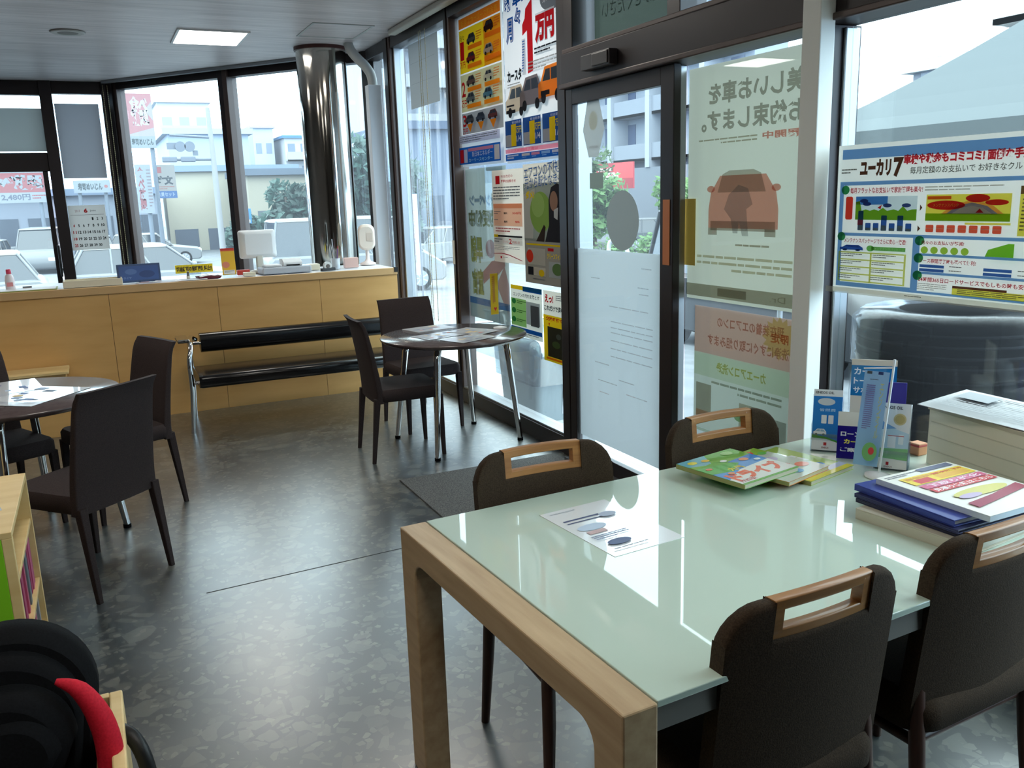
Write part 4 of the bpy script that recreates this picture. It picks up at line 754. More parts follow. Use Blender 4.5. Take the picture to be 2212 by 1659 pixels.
def d_m3(p):
    p.rect(0, 0, 1, 1, cm(170, 196, 90)); p.text('G', .45, .3, .8, .58, cm(236, 236, 230), .08); p.text('グルメ', .1, .22, .42, .36, cm(226, 232, 90), .03); p.ell(.25, .1, .12, .06, cm(214, 90, 90)); p.ell(.6, .72, .2, .09, cm(60, 130, 214)); p.rect(0, .82, 1, .92, cm(190, 200, 220)); p.rect(0, .92, 1, 1, cm(232, 220, 50)); p.ell(.2, .6, .1, .08, cm(236, 200, 60))
magazine('green and yellow magazine with a large white G, rightmost of the fanned three', 1.895, 1.985, TZ, .23, .28, .012, 13, cm(170, 196, 90), d_m3)
magazine('colourful magazine in the middle of the fanned three on the large table', 1.80, 1.98, TZ+.014, .22, .27, .012, 15, cm(220, 140, 60), d_m2)
magazine('driving guide magazine with orange lettering, leftmost and topmost of the fanned three', 1.675, 1.985, TZ+.028, .25, .26, .013, 11, cm(110, 176, 70), d_m1)
# leaflet stands
def leaflet_stand(label, x, y, a, draw, w_=.105, h_=.2):
    t = thing('leaflet_stand', label, 'leaflet stand', (x, y, TZ), R(a), 'clear stands filled with leaflets'); tilt = R(-14)
    b = MB(); b.box(-w_/2-.003, w_/2+.003, -.03, -.028, 0, .06, M['clear']); b.box(-w_/2-.003, w_/2+.003, .03, .032, 0, h_*.9, M['clear']); b.box(-w_/2-.003, -w_/2-.001, -.03, .03, 0, .09, M['clear']); b.box(w_/2+.001, w_/2+.003, -.03, .03, 0, .09, M['clear']); b.box(-w_/2, w_/2, -.03, .032, 0, .002, M['clear']); b.build('holder', t)
    st = MB(); st.box(-w_/2, w_/2, 0, .034, -h_/2, h_/2, mat((226, 230, 236), .6)); o = st.build('leaflet_stack', t, loc=(0, -.012, h_/2+.004)); o.rotation_euler = (tilt, 0, 0)
    p = Poster(w_, h_, cm(238, 240, 242), .0008); draw(p); o = p.build('front_leaflet', t, loc=(0, -.0135, h_/2+.004)); o.rotation_euler = (tilt, 0, 0); return t
ENE = 'ENEOS OIL'
def d_l1(p): p.text(ENE, .08, .03, .7, .07, om(50, 50, 56), .02); p.poly([(0, .11), (1, .11), (1, .85), (.5, .78), (0, .76)], cm(50, 130, 206)); p.ell(.45, .2, .3, .06, om(200, 206, 210)); p.text('省燃費', .22, .31, .78, .36, om(190, 220, 240)); p.rect(.3, .42, .48, .56, om(226, 228, 230), .02); p.rect(.54, .42, .72, .56, om(226, 228, 230), .02); p.poly([(0, .75), (.5, .78), (1, .85), (1, .88), (.5, .81), (0, .8)], cm(80, 160, 70)); p.car(.05, .64, .5, .76, om(236, 236, 236), om(150, 180, 200), om(90, 100, 110)); p.rect(.42, .87, .52, .92, om(190, 30, 40)); p.text('ENEOS', .36, .94, .6, .97, om(120, 40, 50), .01)
def d_l2(p): p.text(ENE, .1, .04, .75, .09, om(50, 50, 56), .02); p.ell(.68, .24, .2, .09, om(206, 190, 140)); p.ell(.68, .24, .15, .067, om(190, 170, 110)); p.poly([(0, .3), (.35, .36), (1, .45), (1, .86), (0, .82)], cm(196, 222, 238)); p.poly([(0, .18), (.2, .3), (.6, .38), (0, .42)], cm(110, 160, 214)); p.poly([(0, .7), (1, .68), (1, .86), (0, .84)], cm(140, 200, 140)); p.rect(.35, .5, .6, .68, om(236, 240, 244), .02); p.rect(.68, .47, .84, .62, om(226, 236, 240), .02); p.rect(.34, .49, .85, .5, om(190, 60, 70)); p.poly([(0, .86), (.5, .85), (1, .9), (1, 1), (0, 1)], cm(236, 236, 232)); p.rect(.35, .9, .44, .95, om(190, 30, 40)); p.text('ENEOS', .3, .96, .55, .985, om(120, 40, 50), .01)
leaflet_stand('clear stand of blue oil leaflets nearest the white post', 2.125, 2.075, -48, d_l1, .09)
leaflet_stand('clear stand of white and green oil leaflets beside the beige box', 2.15, 1.83, -55, d_l2, .09)
t = thing('leaflet_rack', 'tall rack leaflet with blue print behind the other leaflets by the window', 'leaflet stand', (2.31, 2.06, TZ), R(-48))
bx('holder', (-.07, .07, -.02, .02, 0, .16), mat((190, 188, 184), .5), t, .003); p = Poster(.14, .2, om(226, 214, 196), .003); p.rect(0, .1, 1, .62, cm(20, 120, 180)); p.text('カー', .06, .14, .4, .26, om(236, 240, 244), .03); p.text('トータル', .06, .3, .7, .42, om(236, 240, 244), .03); p.text('サポート', .06, .46, .7, .58, om(236, 240, 244), .03); p.build('leaflet', t, loc=(0, -.024, .19))
t = thing('price_card', 'dark blue folded card with white lettering between the leaflet stands', 'card', (2.12, 1.955, TZ), R(-48)); p = Poster(.1, .15, cm(36, 26, 130), .002); p.rect(0, 0, 1, .3, om(226, 222, 214)); p.text('ローン', .1, .42, .7, .52, om(236, 236, 240), .04); p.text('カード', .2, .58, .8, .68, om(226, 214, 90), .05); p.text('ご案内', .1, .76, .8, .85, om(236, 236, 240), .04); o = p.build('front', t, loc=(0, 0, .076)); o.rotation_euler = (R(-12), 0, 0); bx('back', (-.05, .05, .03, .032, 0, .145), cm(36, 26, 130), t)
b = MB(); b.box(-.03, .03, -.002, .002, 0, .235, mat((44, 32, 140), .4)); tag(b.build('purple_card', loc=(2.275, 1.935, TZ), rot=R(-48), bevel=.001), 'purple blue card standing behind the little light blue flag', 'card')
t = thing('flag_stand', 'light blue advertising flag on a clear stand on the large table', 'flag', (2.045, 1.785, TZ), (0, R(4), R(-48))); MB().lathe([(.04, 0), (.04, .005), (.01, .012)], M['white'], 28).build('base', t)
MB().tube([(0, 0, .01), (.0, 0, .36)], .0035, mat((226, 232, 236), .3), 8).build('pole', t); MB().tube([(0, 0, .335), (-.08, 0, .325)], .0025, mat((226, 232, 236), .3), 6).build('arm', t)
p = Poster(.068, .29, mat((160, 200, 236), .5, trans=.2)); p.rect(.1, 0, .3, .03, om(70, 80, 90)); p.rect(.55, 0, .75, .03, om(40, 60, 120)); p.lines(.25, .08, .8, .1, 1, om(90, 100, 130)); p.text('エ\nン\nジ\nン\nオ\nイ\nル', .68, .12, .85, .7, om(206, 206, 150), .02); p.lines(.15, .14, .5, .6, 22, om(120, 110, 170), .5); p.ell(.6, .83, .3, .1, om(120, 180, 110)); p.ell(.66, .82, .12, .04, om(214, 60, 60)); p.build('pennant', t, loc=(-.042, -.003, .175))
# binders, catalogue and box
def binder(label, x, y, z, a, c, th=.02): 
    t = thing('ring_binder', label, 'binder', (x, y, z), R(a), 'ring binders stacked on the large table')
    cmn = mat(c, .4); b = MB(); b.box(-.12, .16, -.155, .155, 0, .003, cmn); b.box(-.12, .16, -.155, .155, th-.003, th, cmn); b.box(-.12, -.117, -.155, .155, .003, th-.003, cmn); b.build('cover', t, bevel=.001)
    bx('pages', (-.112, .15, -.148, .148, .0035, th-.0035), M['offwhite'], t); return t
binder('beige file at the bottom of the binder stack on the large table', 1.86, 1.43, TZ, 6, (196, 190, 172), .03)
binder('dark blue binder, lowest of the blue ones in the stack', 1.885, 1.455, TZ+.0305, 3, (30, 34, 66), .011)
binder('dark blue binder, middle of the blue ones in the stack', 1.882, 1.458, TZ+.042, 1, (38, 42, 86), .011)
binder('bright blue binder, topmost of the binder stack', 1.893, 1.47, TZ+.0535, -1, (40, 56, 140), .018)
t = thing('catalogue', 'white catalogue with yellow and red print lying on the binder stack', 'catalogue', (1.965, 1.435, TZ+.072), R(1)); bx('pages', (-.14, .14, -.165, .165, 0, .014), mat((206, 220, 232), .6), t)
def d_cat(p):
    r_ = om(200, 40, 50); y_ = om(236, 206, 50); pk = om(206, 90, 130); p.lines(.05, .04, .5, .1, 2, om(120, 120, 130)); p.rect(.5, .02, .95, .09, om(90, 94, 124)); p.rect(.12, .13, .96, .3, y_); p.text('高価買取', .15, .145, .6, .2, om(214, 150, 30), .05); p.rect(.2, .2, .42, .29, r_); p.rect(.5, .2, .92, .28, om(226, 170, 50)); p.text('無料査定実施中', .52, .15, .94, .19, om(214, 90, 40), .03)
    p.rect(.12, .32, .96, .4, pk); p.text('下取り強化', .2, .33, .9, .39, om(240, 214, 226), .03); p.rect(.12, .41, .96, .49, r_); p.text('見積り依頼はこちら', .15, .42, .93, .48, om(240, 230, 230), .02); p.ell(.5, .62, .35, .07, om(206, 196, 110)); p.ell(.3, .66, .14, .04, om(190, 170, 200)); p.poly([(.1, .76), (.5, .72), (.95, .64), (.95, .74), (.4, .82), (.1, .86)], om(150, 40, 70))
p = Poster(.28, .33, om(232, 230, 222), .0008); d_cat(p); o = p.build('cover', t, loc=(0, 0, .0152)); o.rotation_euler = (-PI/2, 0, R(0))
t = thing('storage_box', 'beige storage box standing at the window end of the large table', 'box', (2.335, 1.56, TZ), R(-98)); g_ = mat((216, 210, 190), .6)
b = MB(); W2, D2, H2 = .24, .09, .185
b.box(-W2, W2, -D2, -D2+.004, 0, H2, g_); b.box(-W2, W2, D2-.004, D2, 0, H2, g_); b.box(-W2, -W2+.004, -D2+.004, D2-.004, 0, H2, g_); b.box(W2-.004, W2, -D2+.004, D2-.004, 0, H2, g_); b.box(-W2+.004, W2-.004, -D2+.004, D2-.004, 0, .004, g_)
for z in (.045, .09, .135): b.box(-W2+.01, W2-.01, -D2-.002, -D2, z, z+.003, mat((196, 190, 170), .6))
b.box(-W2-.004, W2+.004, -D2-.004, D2+.004, H2-.012, H2, mat((182, 174, 154), .6)); b.build('body', t)
bx('contents', (-W2+.01, W2-.01, -D2+.01, D2-.01, .01, H2-.005), mat((150, 146, 136), .7), t)
p = Poster(.42, .24, mat((176, 178, 180), .6), .002); p.lines(.05, .08, .95, .92, 14, om(150, 152, 156), .35); p.rect(.1, .2, .35, .5, om(130, 134, 140))
o = p.build('newspaper', loc=(2.345, 1.60, TZ+.199)); o.rotation_euler = (-PI/2+R(3), R(2), R(-86)); tag(o, 'grey newspaper lying across the open beige storage box', 'newspaper')
b = MB(); b.box(-.02, .02, -.02, .02, 0, .04, mat((214, 150, 110), .5)); b.box(-.021, .021, -.021, .021, .028, .036, mat((180, 60, 60), .5)); tag(b.build('gum_box', loc=(2.33, 1.885, TZ), bevel=.003), 'tiny orange box beside the beige storage box', 'box')

# ------------------------------------------------------------------ mat
b = MB(); b.box(1.43, 2.43, 3.82, 4.6, 0, .008, M['mesh']); tag(b.build('door_mat', bevel=.003), 'dark grey woven mat on the floor before the sliding door', 'mat')
b = MB(); b.box(0, 1.0, 0, .006, 0, .0006, mat((34, 38, 40), .6)); tag(b.build('floor_seam', loc=(.256, 3.60, 0.0002), rot=R(3)), 'thin dark seam line across the open terrazzo floor', 'seam')

# ------------------------------------------------------------------ bookshelf at the left
sh = thing('bookshelf', 'low pale wooden bookshelf with green side panel at the left edge', 'shelf', (-.33, 3.62, 0)); SW = M['shelf']
bx('top_board', (-.36, 0, -.68, 0, .60, .62), SW, sh, .002); bx('side_panel', (-.36, 0, -.02, 0, 0, .60), SW, sh, .002); bx('post', (-.03, 0, -.68, -.655, 0, .60), SW, sh, .002); bx('side_panel', (-.36, -.03, -.68, -.665, 0, .60), mat((130, 200, 30), .5), sh, .002)
for z in (.44, .2, .02): bx('shelf_board', (-.35, -.005, -.655, -.02, z-.01, z+.008), SW, sh, .002)
bx('back_panel', (-.36, -.35, -.655, -.02, 0, .60), SW, sh)
cols_ = [(176, 70, 110), (196, 90, 130), (170, 60, 100), (120, 124, 132), (150, 150, 156), (100, 110, 120), (210, 190, 150), (180, 80, 110)]
nm = ['pink spined comic', 'rose spined comic', 'crimson spined comic', 'slate grey spined comic', 'pale grey spined comic', 'blue grey spined comic', 'tan spined comic', 'wine red spined comic']
k = 0
for lvl, (z, hh) in enumerate(((.209, .2), (.029, .14))):
    y = -.06
    for i in range(12):
        th = random.uniform(.032, .046); c = cols_[k % 8]; t = thing('book', '%s, %s of the %s shelf counted from the far end' % (nm[k % 8], ['first', 'second', 'third', 'fourth', 'fifth', 'sixth', 'seventh', 'eighth', 'ninth', 'tenth', 'eleventh', 'twelfth'][i], ['middle', 'bottom'][lvl]), 'book', (-.33-.015-random.uniform(0, .012), 3.62+y-th, z), 0, 'comics on the bookshelf')
        q_ = mat(c, .5); b = MB(); b.box(-.13, 0, 0, .002, 0, hh, q_); b.box(-.13, 0, th-.002, th, 0, hh, q_); b.box(-.002, 0, .002, th-.002, 0, hh, q_); b.build('cover', t); bx('pages', (-.125, -.002, .002, th-.002, .004, hh-.004), M['offwhite'], t)
        y -= th+.001; k += 1
flat('leaflet', 'white leaflet with red heading lying on top of the bookshelf', 'leaflet', -.5, 3.3, .62, .2, .28, 12, PW, lambda p: (p.rect(.1, .1, .8, .25, om(214, 60, 80)), p.lines(.1, .35, .9, .9, 7, om(170, 170, 176))))

# ------------------------------------------------------------------ child car seat on its stand
st = thing('display_stand', 'small pale wooden display stand under the child car seat', 'stand', (-.36, 1.86, 0))
bx('side_panel', (.272, .30, -.2, .17, 0, .50), M['shelf'], st, .004); bx('side_panel', (-.30, -.272, -.2, .17, 0, .50), M['shelf'], st, .004); bx('seat_board', (-.272, .272, -.2, .17, .24, .26), M['shelf'], st, .002); bx('back_panel', (-.272, .272, .15, .17, .0, .5), M['shelf'], st, .002)
cs = thing('child_car_seat', 'black child car seat with red trim at the lower left corner', 'child car seat', (-.335, 1.84, .262)); bk = noise_mat((11, 11, 12), (17, 17, 19), nscale=220, rough=.9, bump=.2, spec=.12); rd = noise_mat((196, 26, 44), (214, 34, 54), nscale=200, rough=.7, spec=.2); gr = noise_mat((34, 35, 42), (46, 47, 56), nscale=200, rough=.9, spec=.15)
def outline(hw, zt, zb, r, n=10): return [(hw-r+r*math.cos(PI/2*i/n), zt-r+r*math.sin(PI/2*i/n)) for i in range(n+1)]+[(-hw+r-r*math.sin(PI/2*i/n), zt-r+r*math.cos(PI/2*i/n)) for i in range(n+1)]+[(-hw*.8, zb), (hw*.8, zb)]
def slab(hw, zt, zb, r, ys, ks, m, name, cx=0, zc=None):
    o = outline(hw, zt, zb, r); zc = (zt+zb)/2 if zc is None else zc; b = MB(); b.loft([[(cx+x*k, y, zc+(z-zc)*k) for x, z in o] for y, k in zip(ys, ks)], m); return b.build(name, cs, deform=lambda v: Vector((v.x, v.y+.15*(v.z-.1), v.z)))
slab(.235, .475, 0, .16, (.02, .05, .10, .13), (.93, 1, 1, .9), bk, 'shell')
slab(.205, .445, .02, .14, (-.03, -.015, .02), (.92, .98, 1), bk, 'backrest')
slab(.19, .40, .2, .12, (-.1, -.085, -.04, -.02), (.82, .95, 1, 1), bk, 'headrest')
slab(.165, .36, .23, .08, (-.125, -.112, -.09), (.85, .95, 1), bk, 'head_pad')
b = MB(); b.tube([(.165, -.02, .40), (.205, -.03, .375), (.235, -.04, .31), (.245, -.05, .23), (.235, -.06, .14), (.205, -.08, .05), (.19, -.09, .0)], [.006, .018, .024, .026, .026, .026, .026], rd, 12); b.build('trim', cs)
b = MB(); b.tube([(-.165, -.02, .40), (-.205, -.03, .375), (-.235, -.04, .31), (-.245, -.05, .23), (-.235, -.06, .14), (-.205, -.08, .05), (-.19, -.09, .0)], [.006, .018, .024, .026, .026, .026, .026], rd, 12); b.build('trim', cs)
b = MB(); b.loft([[(x*k, -.15+.13*t_, z) for x, z in [(p_[0], .0+p_[1]) for p_ in seatprofile(-.17, .17, 0, .13, .05)]] for t_, k in ((-.3, .8), (-.2, .97), (.3, 1), (.9, 1))], gr); b.build('seat_cushion', cs)
b = MB(); b.box(.03, .12, -.15, -.135, .215, .24, mat((50, 50, 54), .12)); b.build('harness_buckle', cs, bevel=.006)
b = MB(); b.tube([(.255, .06, .22), (.285, .03, .21), (.305, .0, .17), (.315, -.02, .09), (.32, -.03, 0)], .008, M['black'], 8, sx=2); b.build('strap', cs)

# ------------------------------------------------------------------ outdoors
def gz(d):
    if d < 1.3: return -.15
    if d < 5: return -.15-.45*(d-1.3)/3.7
    if d < 26: return -.60-.5*(d-5)/21
    return -1.1
gn_ = Vector((math.sin(ang)*-1, math.cos(ang)))
def dist(x, y): return max(x-2.62, (Vector((x, y))-Vector((P0.x, P0.y))).dot(gn_) if x > .3 else -9, y-11.2)
def gh(x, y): return gz(max(0, dist(x, y)))
ticks = lambda a, b, m: sorted(set([a, b]+[m+t*sg for t in (0, .4, .8, 1.3, 1.6, 2, 3, 4, 5, 7, 10, 14, 19, 26, 35, 50, 75, 110, 160) for sg in (-1, 1) if a < m+t*sg < b]))
X_ = ticks(-70, 170, 2.62); Y_ = ticks(-30, 190, 10); b = MB(); idx = {}
vs = []; fs = []
for i, x in enumerate(X_):
    for j, y in enumerate(Y_): vs.append((x, y, gh(x, y)))
n = len(Y_)
for i in range(len(X_)-1):
    for j in range(n-1): fs.append((i*n+j, (i+1)*n+j, (i+1)*n+j+1, i*n+j+1))
b.add(vs, fs, M['asphalt'], True); tag(b.build('floor_outside_asphalt'), kind='structure'); bpy.data.objects['floor_outside_asphalt'].name = 'asphalt_ground'
b = MB(); b.prism([(2.68, -2), (3.8, -2), (3.8, 10), (2.68, 10)], -.155, -.14, tiles_mat((200, 200, 196), (188, 190, 188), (140, 144, 146), .3)); tag(b.build('paved_path'), kind='structure')
ltm = mat((200, 204, 208), .6)
for i, (x0, y0, x1, y1) in enumerate(((6, 14.2, 16, 14.4), (-8, 28.0, 16, 28.2), (-8, 38, 30, 38.2))):
    b = MB(); z = gh((x0+x1)/2, (y0+y1)/2)+.01; b.add([(x0, y0, gh(x0, y0)+.012), (x1, y0, gh(x1, y0)+.012), (x1, y1, gh(x1, y1)+.012), (x0, y1, gh(x0, y1)+.012)], [(0, 1, 2, 3)], ltm); tag(b.build('road_marking'), 'white painted line on the %s' % ['forecourt outside the door', 'near side of the road behind', 'far side of the road behind'][i], 'road marking')

def car(label, x, y, a, rgb, kind='hatch', Lc=4.2, group=None):
    H = {'hatch': 1.5, 'van': 1.95, 'sedan': 1.42}[kind]; wd = 1.7; z0 = .22; belt = {'hatch': .9, 'van': 1.05, 'sedan': .88}[kind]
    t = thing('parked_car', label, 'car', (x, y, gh(x, y)), R(a), group); rgb = tuple(int(v*.72) for v in rgb); pm_ = mat(rgb, .35, coat=.15, spec=.2); gk = mat((30, 38, 46), .08, spec=.8); L2 = Lc/2
    fr_, rr_ = {'hatch': (.28, .97), 'van': (.13, .98), 'sedan': (.3, .86)}[kind]; fr2, rr2 = {'hatch': (.46, .88), 'van': (.3, .94), 'sedan': (.46, .72)}[kind]
    b = MB(); prof = [(-L2, z0+.08), (-L2, .62), (-L2+.12, .74), (-L2+fr_*Lc, belt), (-L2+rr_*Lc, belt+.02), (L2, belt-.08), (L2, z0+.08), (L2-.1, z0), (-L2+.1, z0)]
    b.loft([[(px*k, yy, (pz-.5)*kz+.5) for px, pz in prof] for yy, k, kz in ((-wd/2, .975, .86), (-wd/2+.07, .995, .98), (-wd/2+.2, 1, 1), (wd/2-.2, 1, 1), (wd/2-.07, .995, .98), (wd/2, .975, .86))], pm_); b.build('body', t)
    b = MB(); q0 = (-L2+fr_*Lc+.05, -L2+rr_*Lc-.03); q1 = (-L2+fr2*Lc, -L2+rr2*Lc); hw0, hw1 = wd/2-.06, wd/2-.2
    rect = lambda xa, xb, h_, z: [(xa, -h_, z), (xb, -h_, z), (xb, h_, z), (xa, h_, z)]
    b.loft([rect(q0[0], q0[1], hw0, belt-.02), rect(q1[0], q1[1], hw1, H-.06)], gk, False); b.build('windows', t, bevel=.03)
    b = MB(); b.loft([rect(q1[0]-.06, q1[1]+.05, hw1+.03, H-.07), rect(q1[0], q1[1], hw1, H-.02), rect(q1[0]+.2, q1[1]-.15, hw1-.15, H)], pm_, True)
    for fx in (0, .36, .68, 1):
        for sg in (-1, 1):
            xa = q0[0]+(q0[1]-q0[0])*fx; xb = q1[0]+(q1[1]-q1[0])*fx; b.tube([(xa, sg*(hw0+.005), belt-.03), (xb, sg*(hw1+.01), H-.05)], .028, pm_, 6)
    b.build('roof', t)
    for wx in (-L2+.75, L2-.8):
        for sg in (-1, 1):
            b = MB(); rg = lambda r, yy: [(wx+r*math.cos(2*PI*i/28), yy, .31+r*math.sin(2*PI*i/28)) for i in range(28)]
            b.loft([rg(.29, sg*(wd/2-.2)), rg(.315, sg*(wd/2-.17)), rg(.315, sg*(wd/2-.01)), rg(.29, sg*(wd/2+.005)), rg(.21, sg*(wd/2+.0))], M['rubber']); w_ = b.build('wheel', t)
            b = MB(); b.loft([rg(.205, sg*(wd/2-.05)), rg(.205, sg*(wd/2+.008))], mat((150, 152, 156), .3, .7)); 
            for k in range(7): a_s = 2*PI*k/7; c_ = [(wx+math.cos(a_s+d_)*r_, sg*(wd/2+.012), .31+math.sin(a_s+d_)*r_) for r_, d_ in ((.05, -.2), (.19, -.1), (.19, .1), (.05, .2))]; b.add(c_, [(0, 1, 2, 3)], mat((200, 202, 206), .3, .6))
            b.build('rim', w_)
    for sg in (-1, 1):
        b = MB(); b.box(-L2-.005, -L2+.14, sg*.62-.16, sg*.62+.16, .56, .70, mat((226, 232, 240), .15)); b.build('headlight', t, bevel=.02)
        b = MB(); b.box(L2-.06, L2+.004, sg*.66-.12, sg*.66+.12, .62, .8, mat((170, 30, 34), .3)); b.build('tail_light', t, bevel=.02)
        b = MB(); b.box(q0[0]+.1, q0[0]+.2, sg*(wd/2+.04)-.1, sg*(wd/2+.04)+.1, belt+.02, belt+.16, pm_); b.build('mirror', t, bevel=.03)
    return t
car('dark minivan parked outside the sliding door', 8.35, 9.0, 90, (52, 56, 62), 'van', 4.5)
car('white car nearest the left back door', -3.1, 21.3, 3, (168, 170, 172), 'hatch', 4.3)
car('white car outside the narrow back window with the calendar', 1.35, 22.6, 182, (172, 174, 178), 'hatch', 4.2)
car('white van outside the back windows right of the mullion', 6.1, 22.5, 180, (160, 164, 170), 'van', 4.6)
for i, (x, y, a, c, k, l_) in enumerate(((-4.4, 44, 80, (150, 152, 156), 'hatch', 'silver car at the left of the row across the road'), (-2.1, 44.5, 86, (136, 138, 142), 'van', 'grey minivan in the row across the road'), (.1, 44, 90, (58, 66, 80), 'hatch', 'dark blue car in the row across the road'), (2.6, 45, 176, (160, 162, 166), 'hatch', 'white car parked under the upright restaurant sign'), (9.6, 46.5, 90, (140, 144, 150), 'hatch', 'pale car beyond the traffic lights'), (12.4, 34, 20, (180, 182, 184), 'hatch', 'white car beyond the white duct'))):
    car(l_, x, y, a, c, k)
car('dark car beyond the hedge outside the door', 31, 41.5, 60, (70, 76, 84), 'hatch')
car('pale car on the road outside the door', 24, 34, 150, (110, 114, 120), 'hatch')

def building(name, label, x0, x1, y0, y1, z0, z1, wallc, roofc, floors=0, fh=3, bays=0, face='y', wc=(70, 78, 88), balc=None, zfirst=None, wh=1.3, ww=.55):
    wallc, roofc, wc = [tuple(int(v*.96) for v in c) for c in (wallc, roofc, wc)]; balc = balc and tuple(int(v*.84) for v in balc)
    t = thing(name, label, 'building', ((x0+x1)/2, (y0+y1)/2, 0)); cx, cy = (x0+x1)/2, (y0+y1)/2; hx, hy = (x1-x0)/2, (y1-y0)/2
    bx('wall', (-hx, hx, -hy, hy, z0, z1), mat(wallc, .8), t); bx('roof', (-hx-.3, hx+.3, -hy-.3, hy+.3, z1, z1+.35), mat(roofc, .7), t)
    wm = mat(wc, .25); zf = z0+1 if zfirst is None else zfirst; n_ = 0
    for f_ in range(floors):
        for k_ in range(bays):
            z = zf+f_*fh; u0 = (k_+.5-ww/2)/bays*2-1; u1 = (k_+.5+ww/2)/bays*2-1; n_ += 1
            if n_ > 60: break
            if face == 'y': bx('window', (u0*hx, u1*hx, -hy-.04, -hy+.02, z, z+wh), wm, t)
            else: bx('window', (-hx-.04, -hx+.02, u0*hy, u1*hy, z, z+wh), wm, t)
        if balc:
            z = zf+f_*fh-.95
            if face == 'y': b = MB(); b.box(-hx, hx, -hy-1.3, -hy, z, z+.18, mat(balc, .8)); b.box(-hx, hx, -hy-1.3, -hy-1.18, z, z+1.15, mat(balc, .8))
            else: b = MB(); b.box(-hx-1.3, -hx, -hy, hy, z, z+.18, mat(balc, .8)); b.box(-hx-1.3, -hx-1.18, -hy, hy, z, z+1.15, mat(balc, .8))
            b.build('balcony', t)
    return t
AB = building('apartment_building', 'grey apartment block with balconies outside the sliding door', 36, 38.5, 42, 68, -1.2, 15.5, (132, 138, 148), (140, 144, 150), 4, 3, 9, 'x', (70, 82, 108), (142, 147, 156), 4.6, 1.7, .42)
b = MB(); b.box(-2.65, -1.25, -13, 13, -1.2, 3.2, mat((104, 108, 116), .8)); b.build('ground_floor', AB)
for y in (-10, -4.2, .6, 5, 9.4): b = MB(); b.box(-2.75, -1.25, y-.25, y+.25, 3.2, 15.5, mat((146, 150, 158), .8)); b.build('party_wall', AB)
sg_ = thing('shop_sign', 'maroon shop sign on a post before the grey apartments', 'sign', (28.35, 45.2, 2.55)); MB().tube([(.15, 0, gh(28.35, 45.2)-2.55), (.15, 0, .5)], .08, mat((60, 64, 70), .6), 8).build('post', sg_); p = Poster(3.6, 1.5, om(150, 30, 40), .1); p.rect(.5, 0, 1, .6, om(206, 60, 60)); p.text('Pizzeria', .08, .15, .45, .3, om(220, 210, 206), .03); p.text('GREEN', .05, .36, .62, .68, om(226, 222, 220), .05); p.lines(.15, .78, .5, .88, 1, om(220, 210, 206)); p.build('board', sg_).rotation_euler = (0, 0, RW+R(6))
building('apartment_building', 'pale tall apartment block beyond the hanging grey sheet', 22, 34, 69.5, 82, -1.2, 25, (150, 152, 158), (150, 152, 158), 6, 3, 7, 'y', (96, 104, 116), (160, 162, 166), 2)
building('low_building', 'low blue grey building left of the poster window', 13, 22, 38, 46, -1.2, 4.6, (92, 104, 122), (66, 78, 98), 1, 3, 4, 'y', (60, 70, 86), None, .4)
building('low_building', 'white commercial building behind the traffic lights', 5, 9.9, 60, 70, -1.2, 6.0, (150, 160, 172), (150, 158, 168), 1, 3, 3, 'y', (90, 104, 128), None, 2.2, .4, .9)
building('apartment_building', 'very pale distant flats above the white commercial building', 9, 15, 118, 128, -1, 14, (178, 180, 186), (176, 180, 186), 4, 3, 3, 'y', (140, 148, 162), (186, 188, 192), 2)
building('apartment_building', 'pale distant tower right of the mullion', 20.4, 23.0, 120, 128, -1, 11.2, (164, 170, 182), (164, 170, 182), 3, 3, 2, 'y', (120, 130, 146), None, 2)
building('apartment_building', 'distant flats with blue roof beside the steel column', 24.0, 34, 118, 128, -1, 9.8, (172, 172, 176), (70, 112, 150), 3, 2.8, 6, 'y', (110, 120, 136), (178, 178, 180), 2.2)
building('shop_building', 'low shop with dark grey roof right of the mullion', 8.0, 13.4, 50, 56, -1.2, 3.1, (150, 144, 130), (84, 94, 108), 1, 3, 3, 'y', (90, 96, 104), None, -.4, 1.6)
RS = building('restaurant_building', 'low restaurant building behind the red lettered billboard', -12, 3.6, 52, 60, -1.2, 2.3, (120, 126, 138), (96, 110, 132), 1, 3, 7, 'y', (60, 66, 78), None, -.6, 1.8, .8)
building('shop_building', 'pale shop wall with grey band behind the order sign', 4.3, 12, 57, 59.5, -1.2, 3.6, (164, 158, 142), (112, 128, 150), 1, 3, 4, 'y', (70, 78, 92), None, -1.1, 1.3, .7)
building('apartment_building', 'pale stepped apartment roof above the white canopy', 25, 26.8, 17.0, 21.4, -1, 5.1, (126, 128, 136), (170, 172, 176), 2, 3, 3, 'x', (120, 126, 136), None, 1.2)
building('apartment_building', 'pale building with white pillars above the canopy at the right edge', 28.2, 36, 10, 20.1, -1, 6.5, (128, 130, 136), (180, 182, 184), 3, 3, 4, 'x', (126, 132, 140), (190, 190, 188), 1.4)
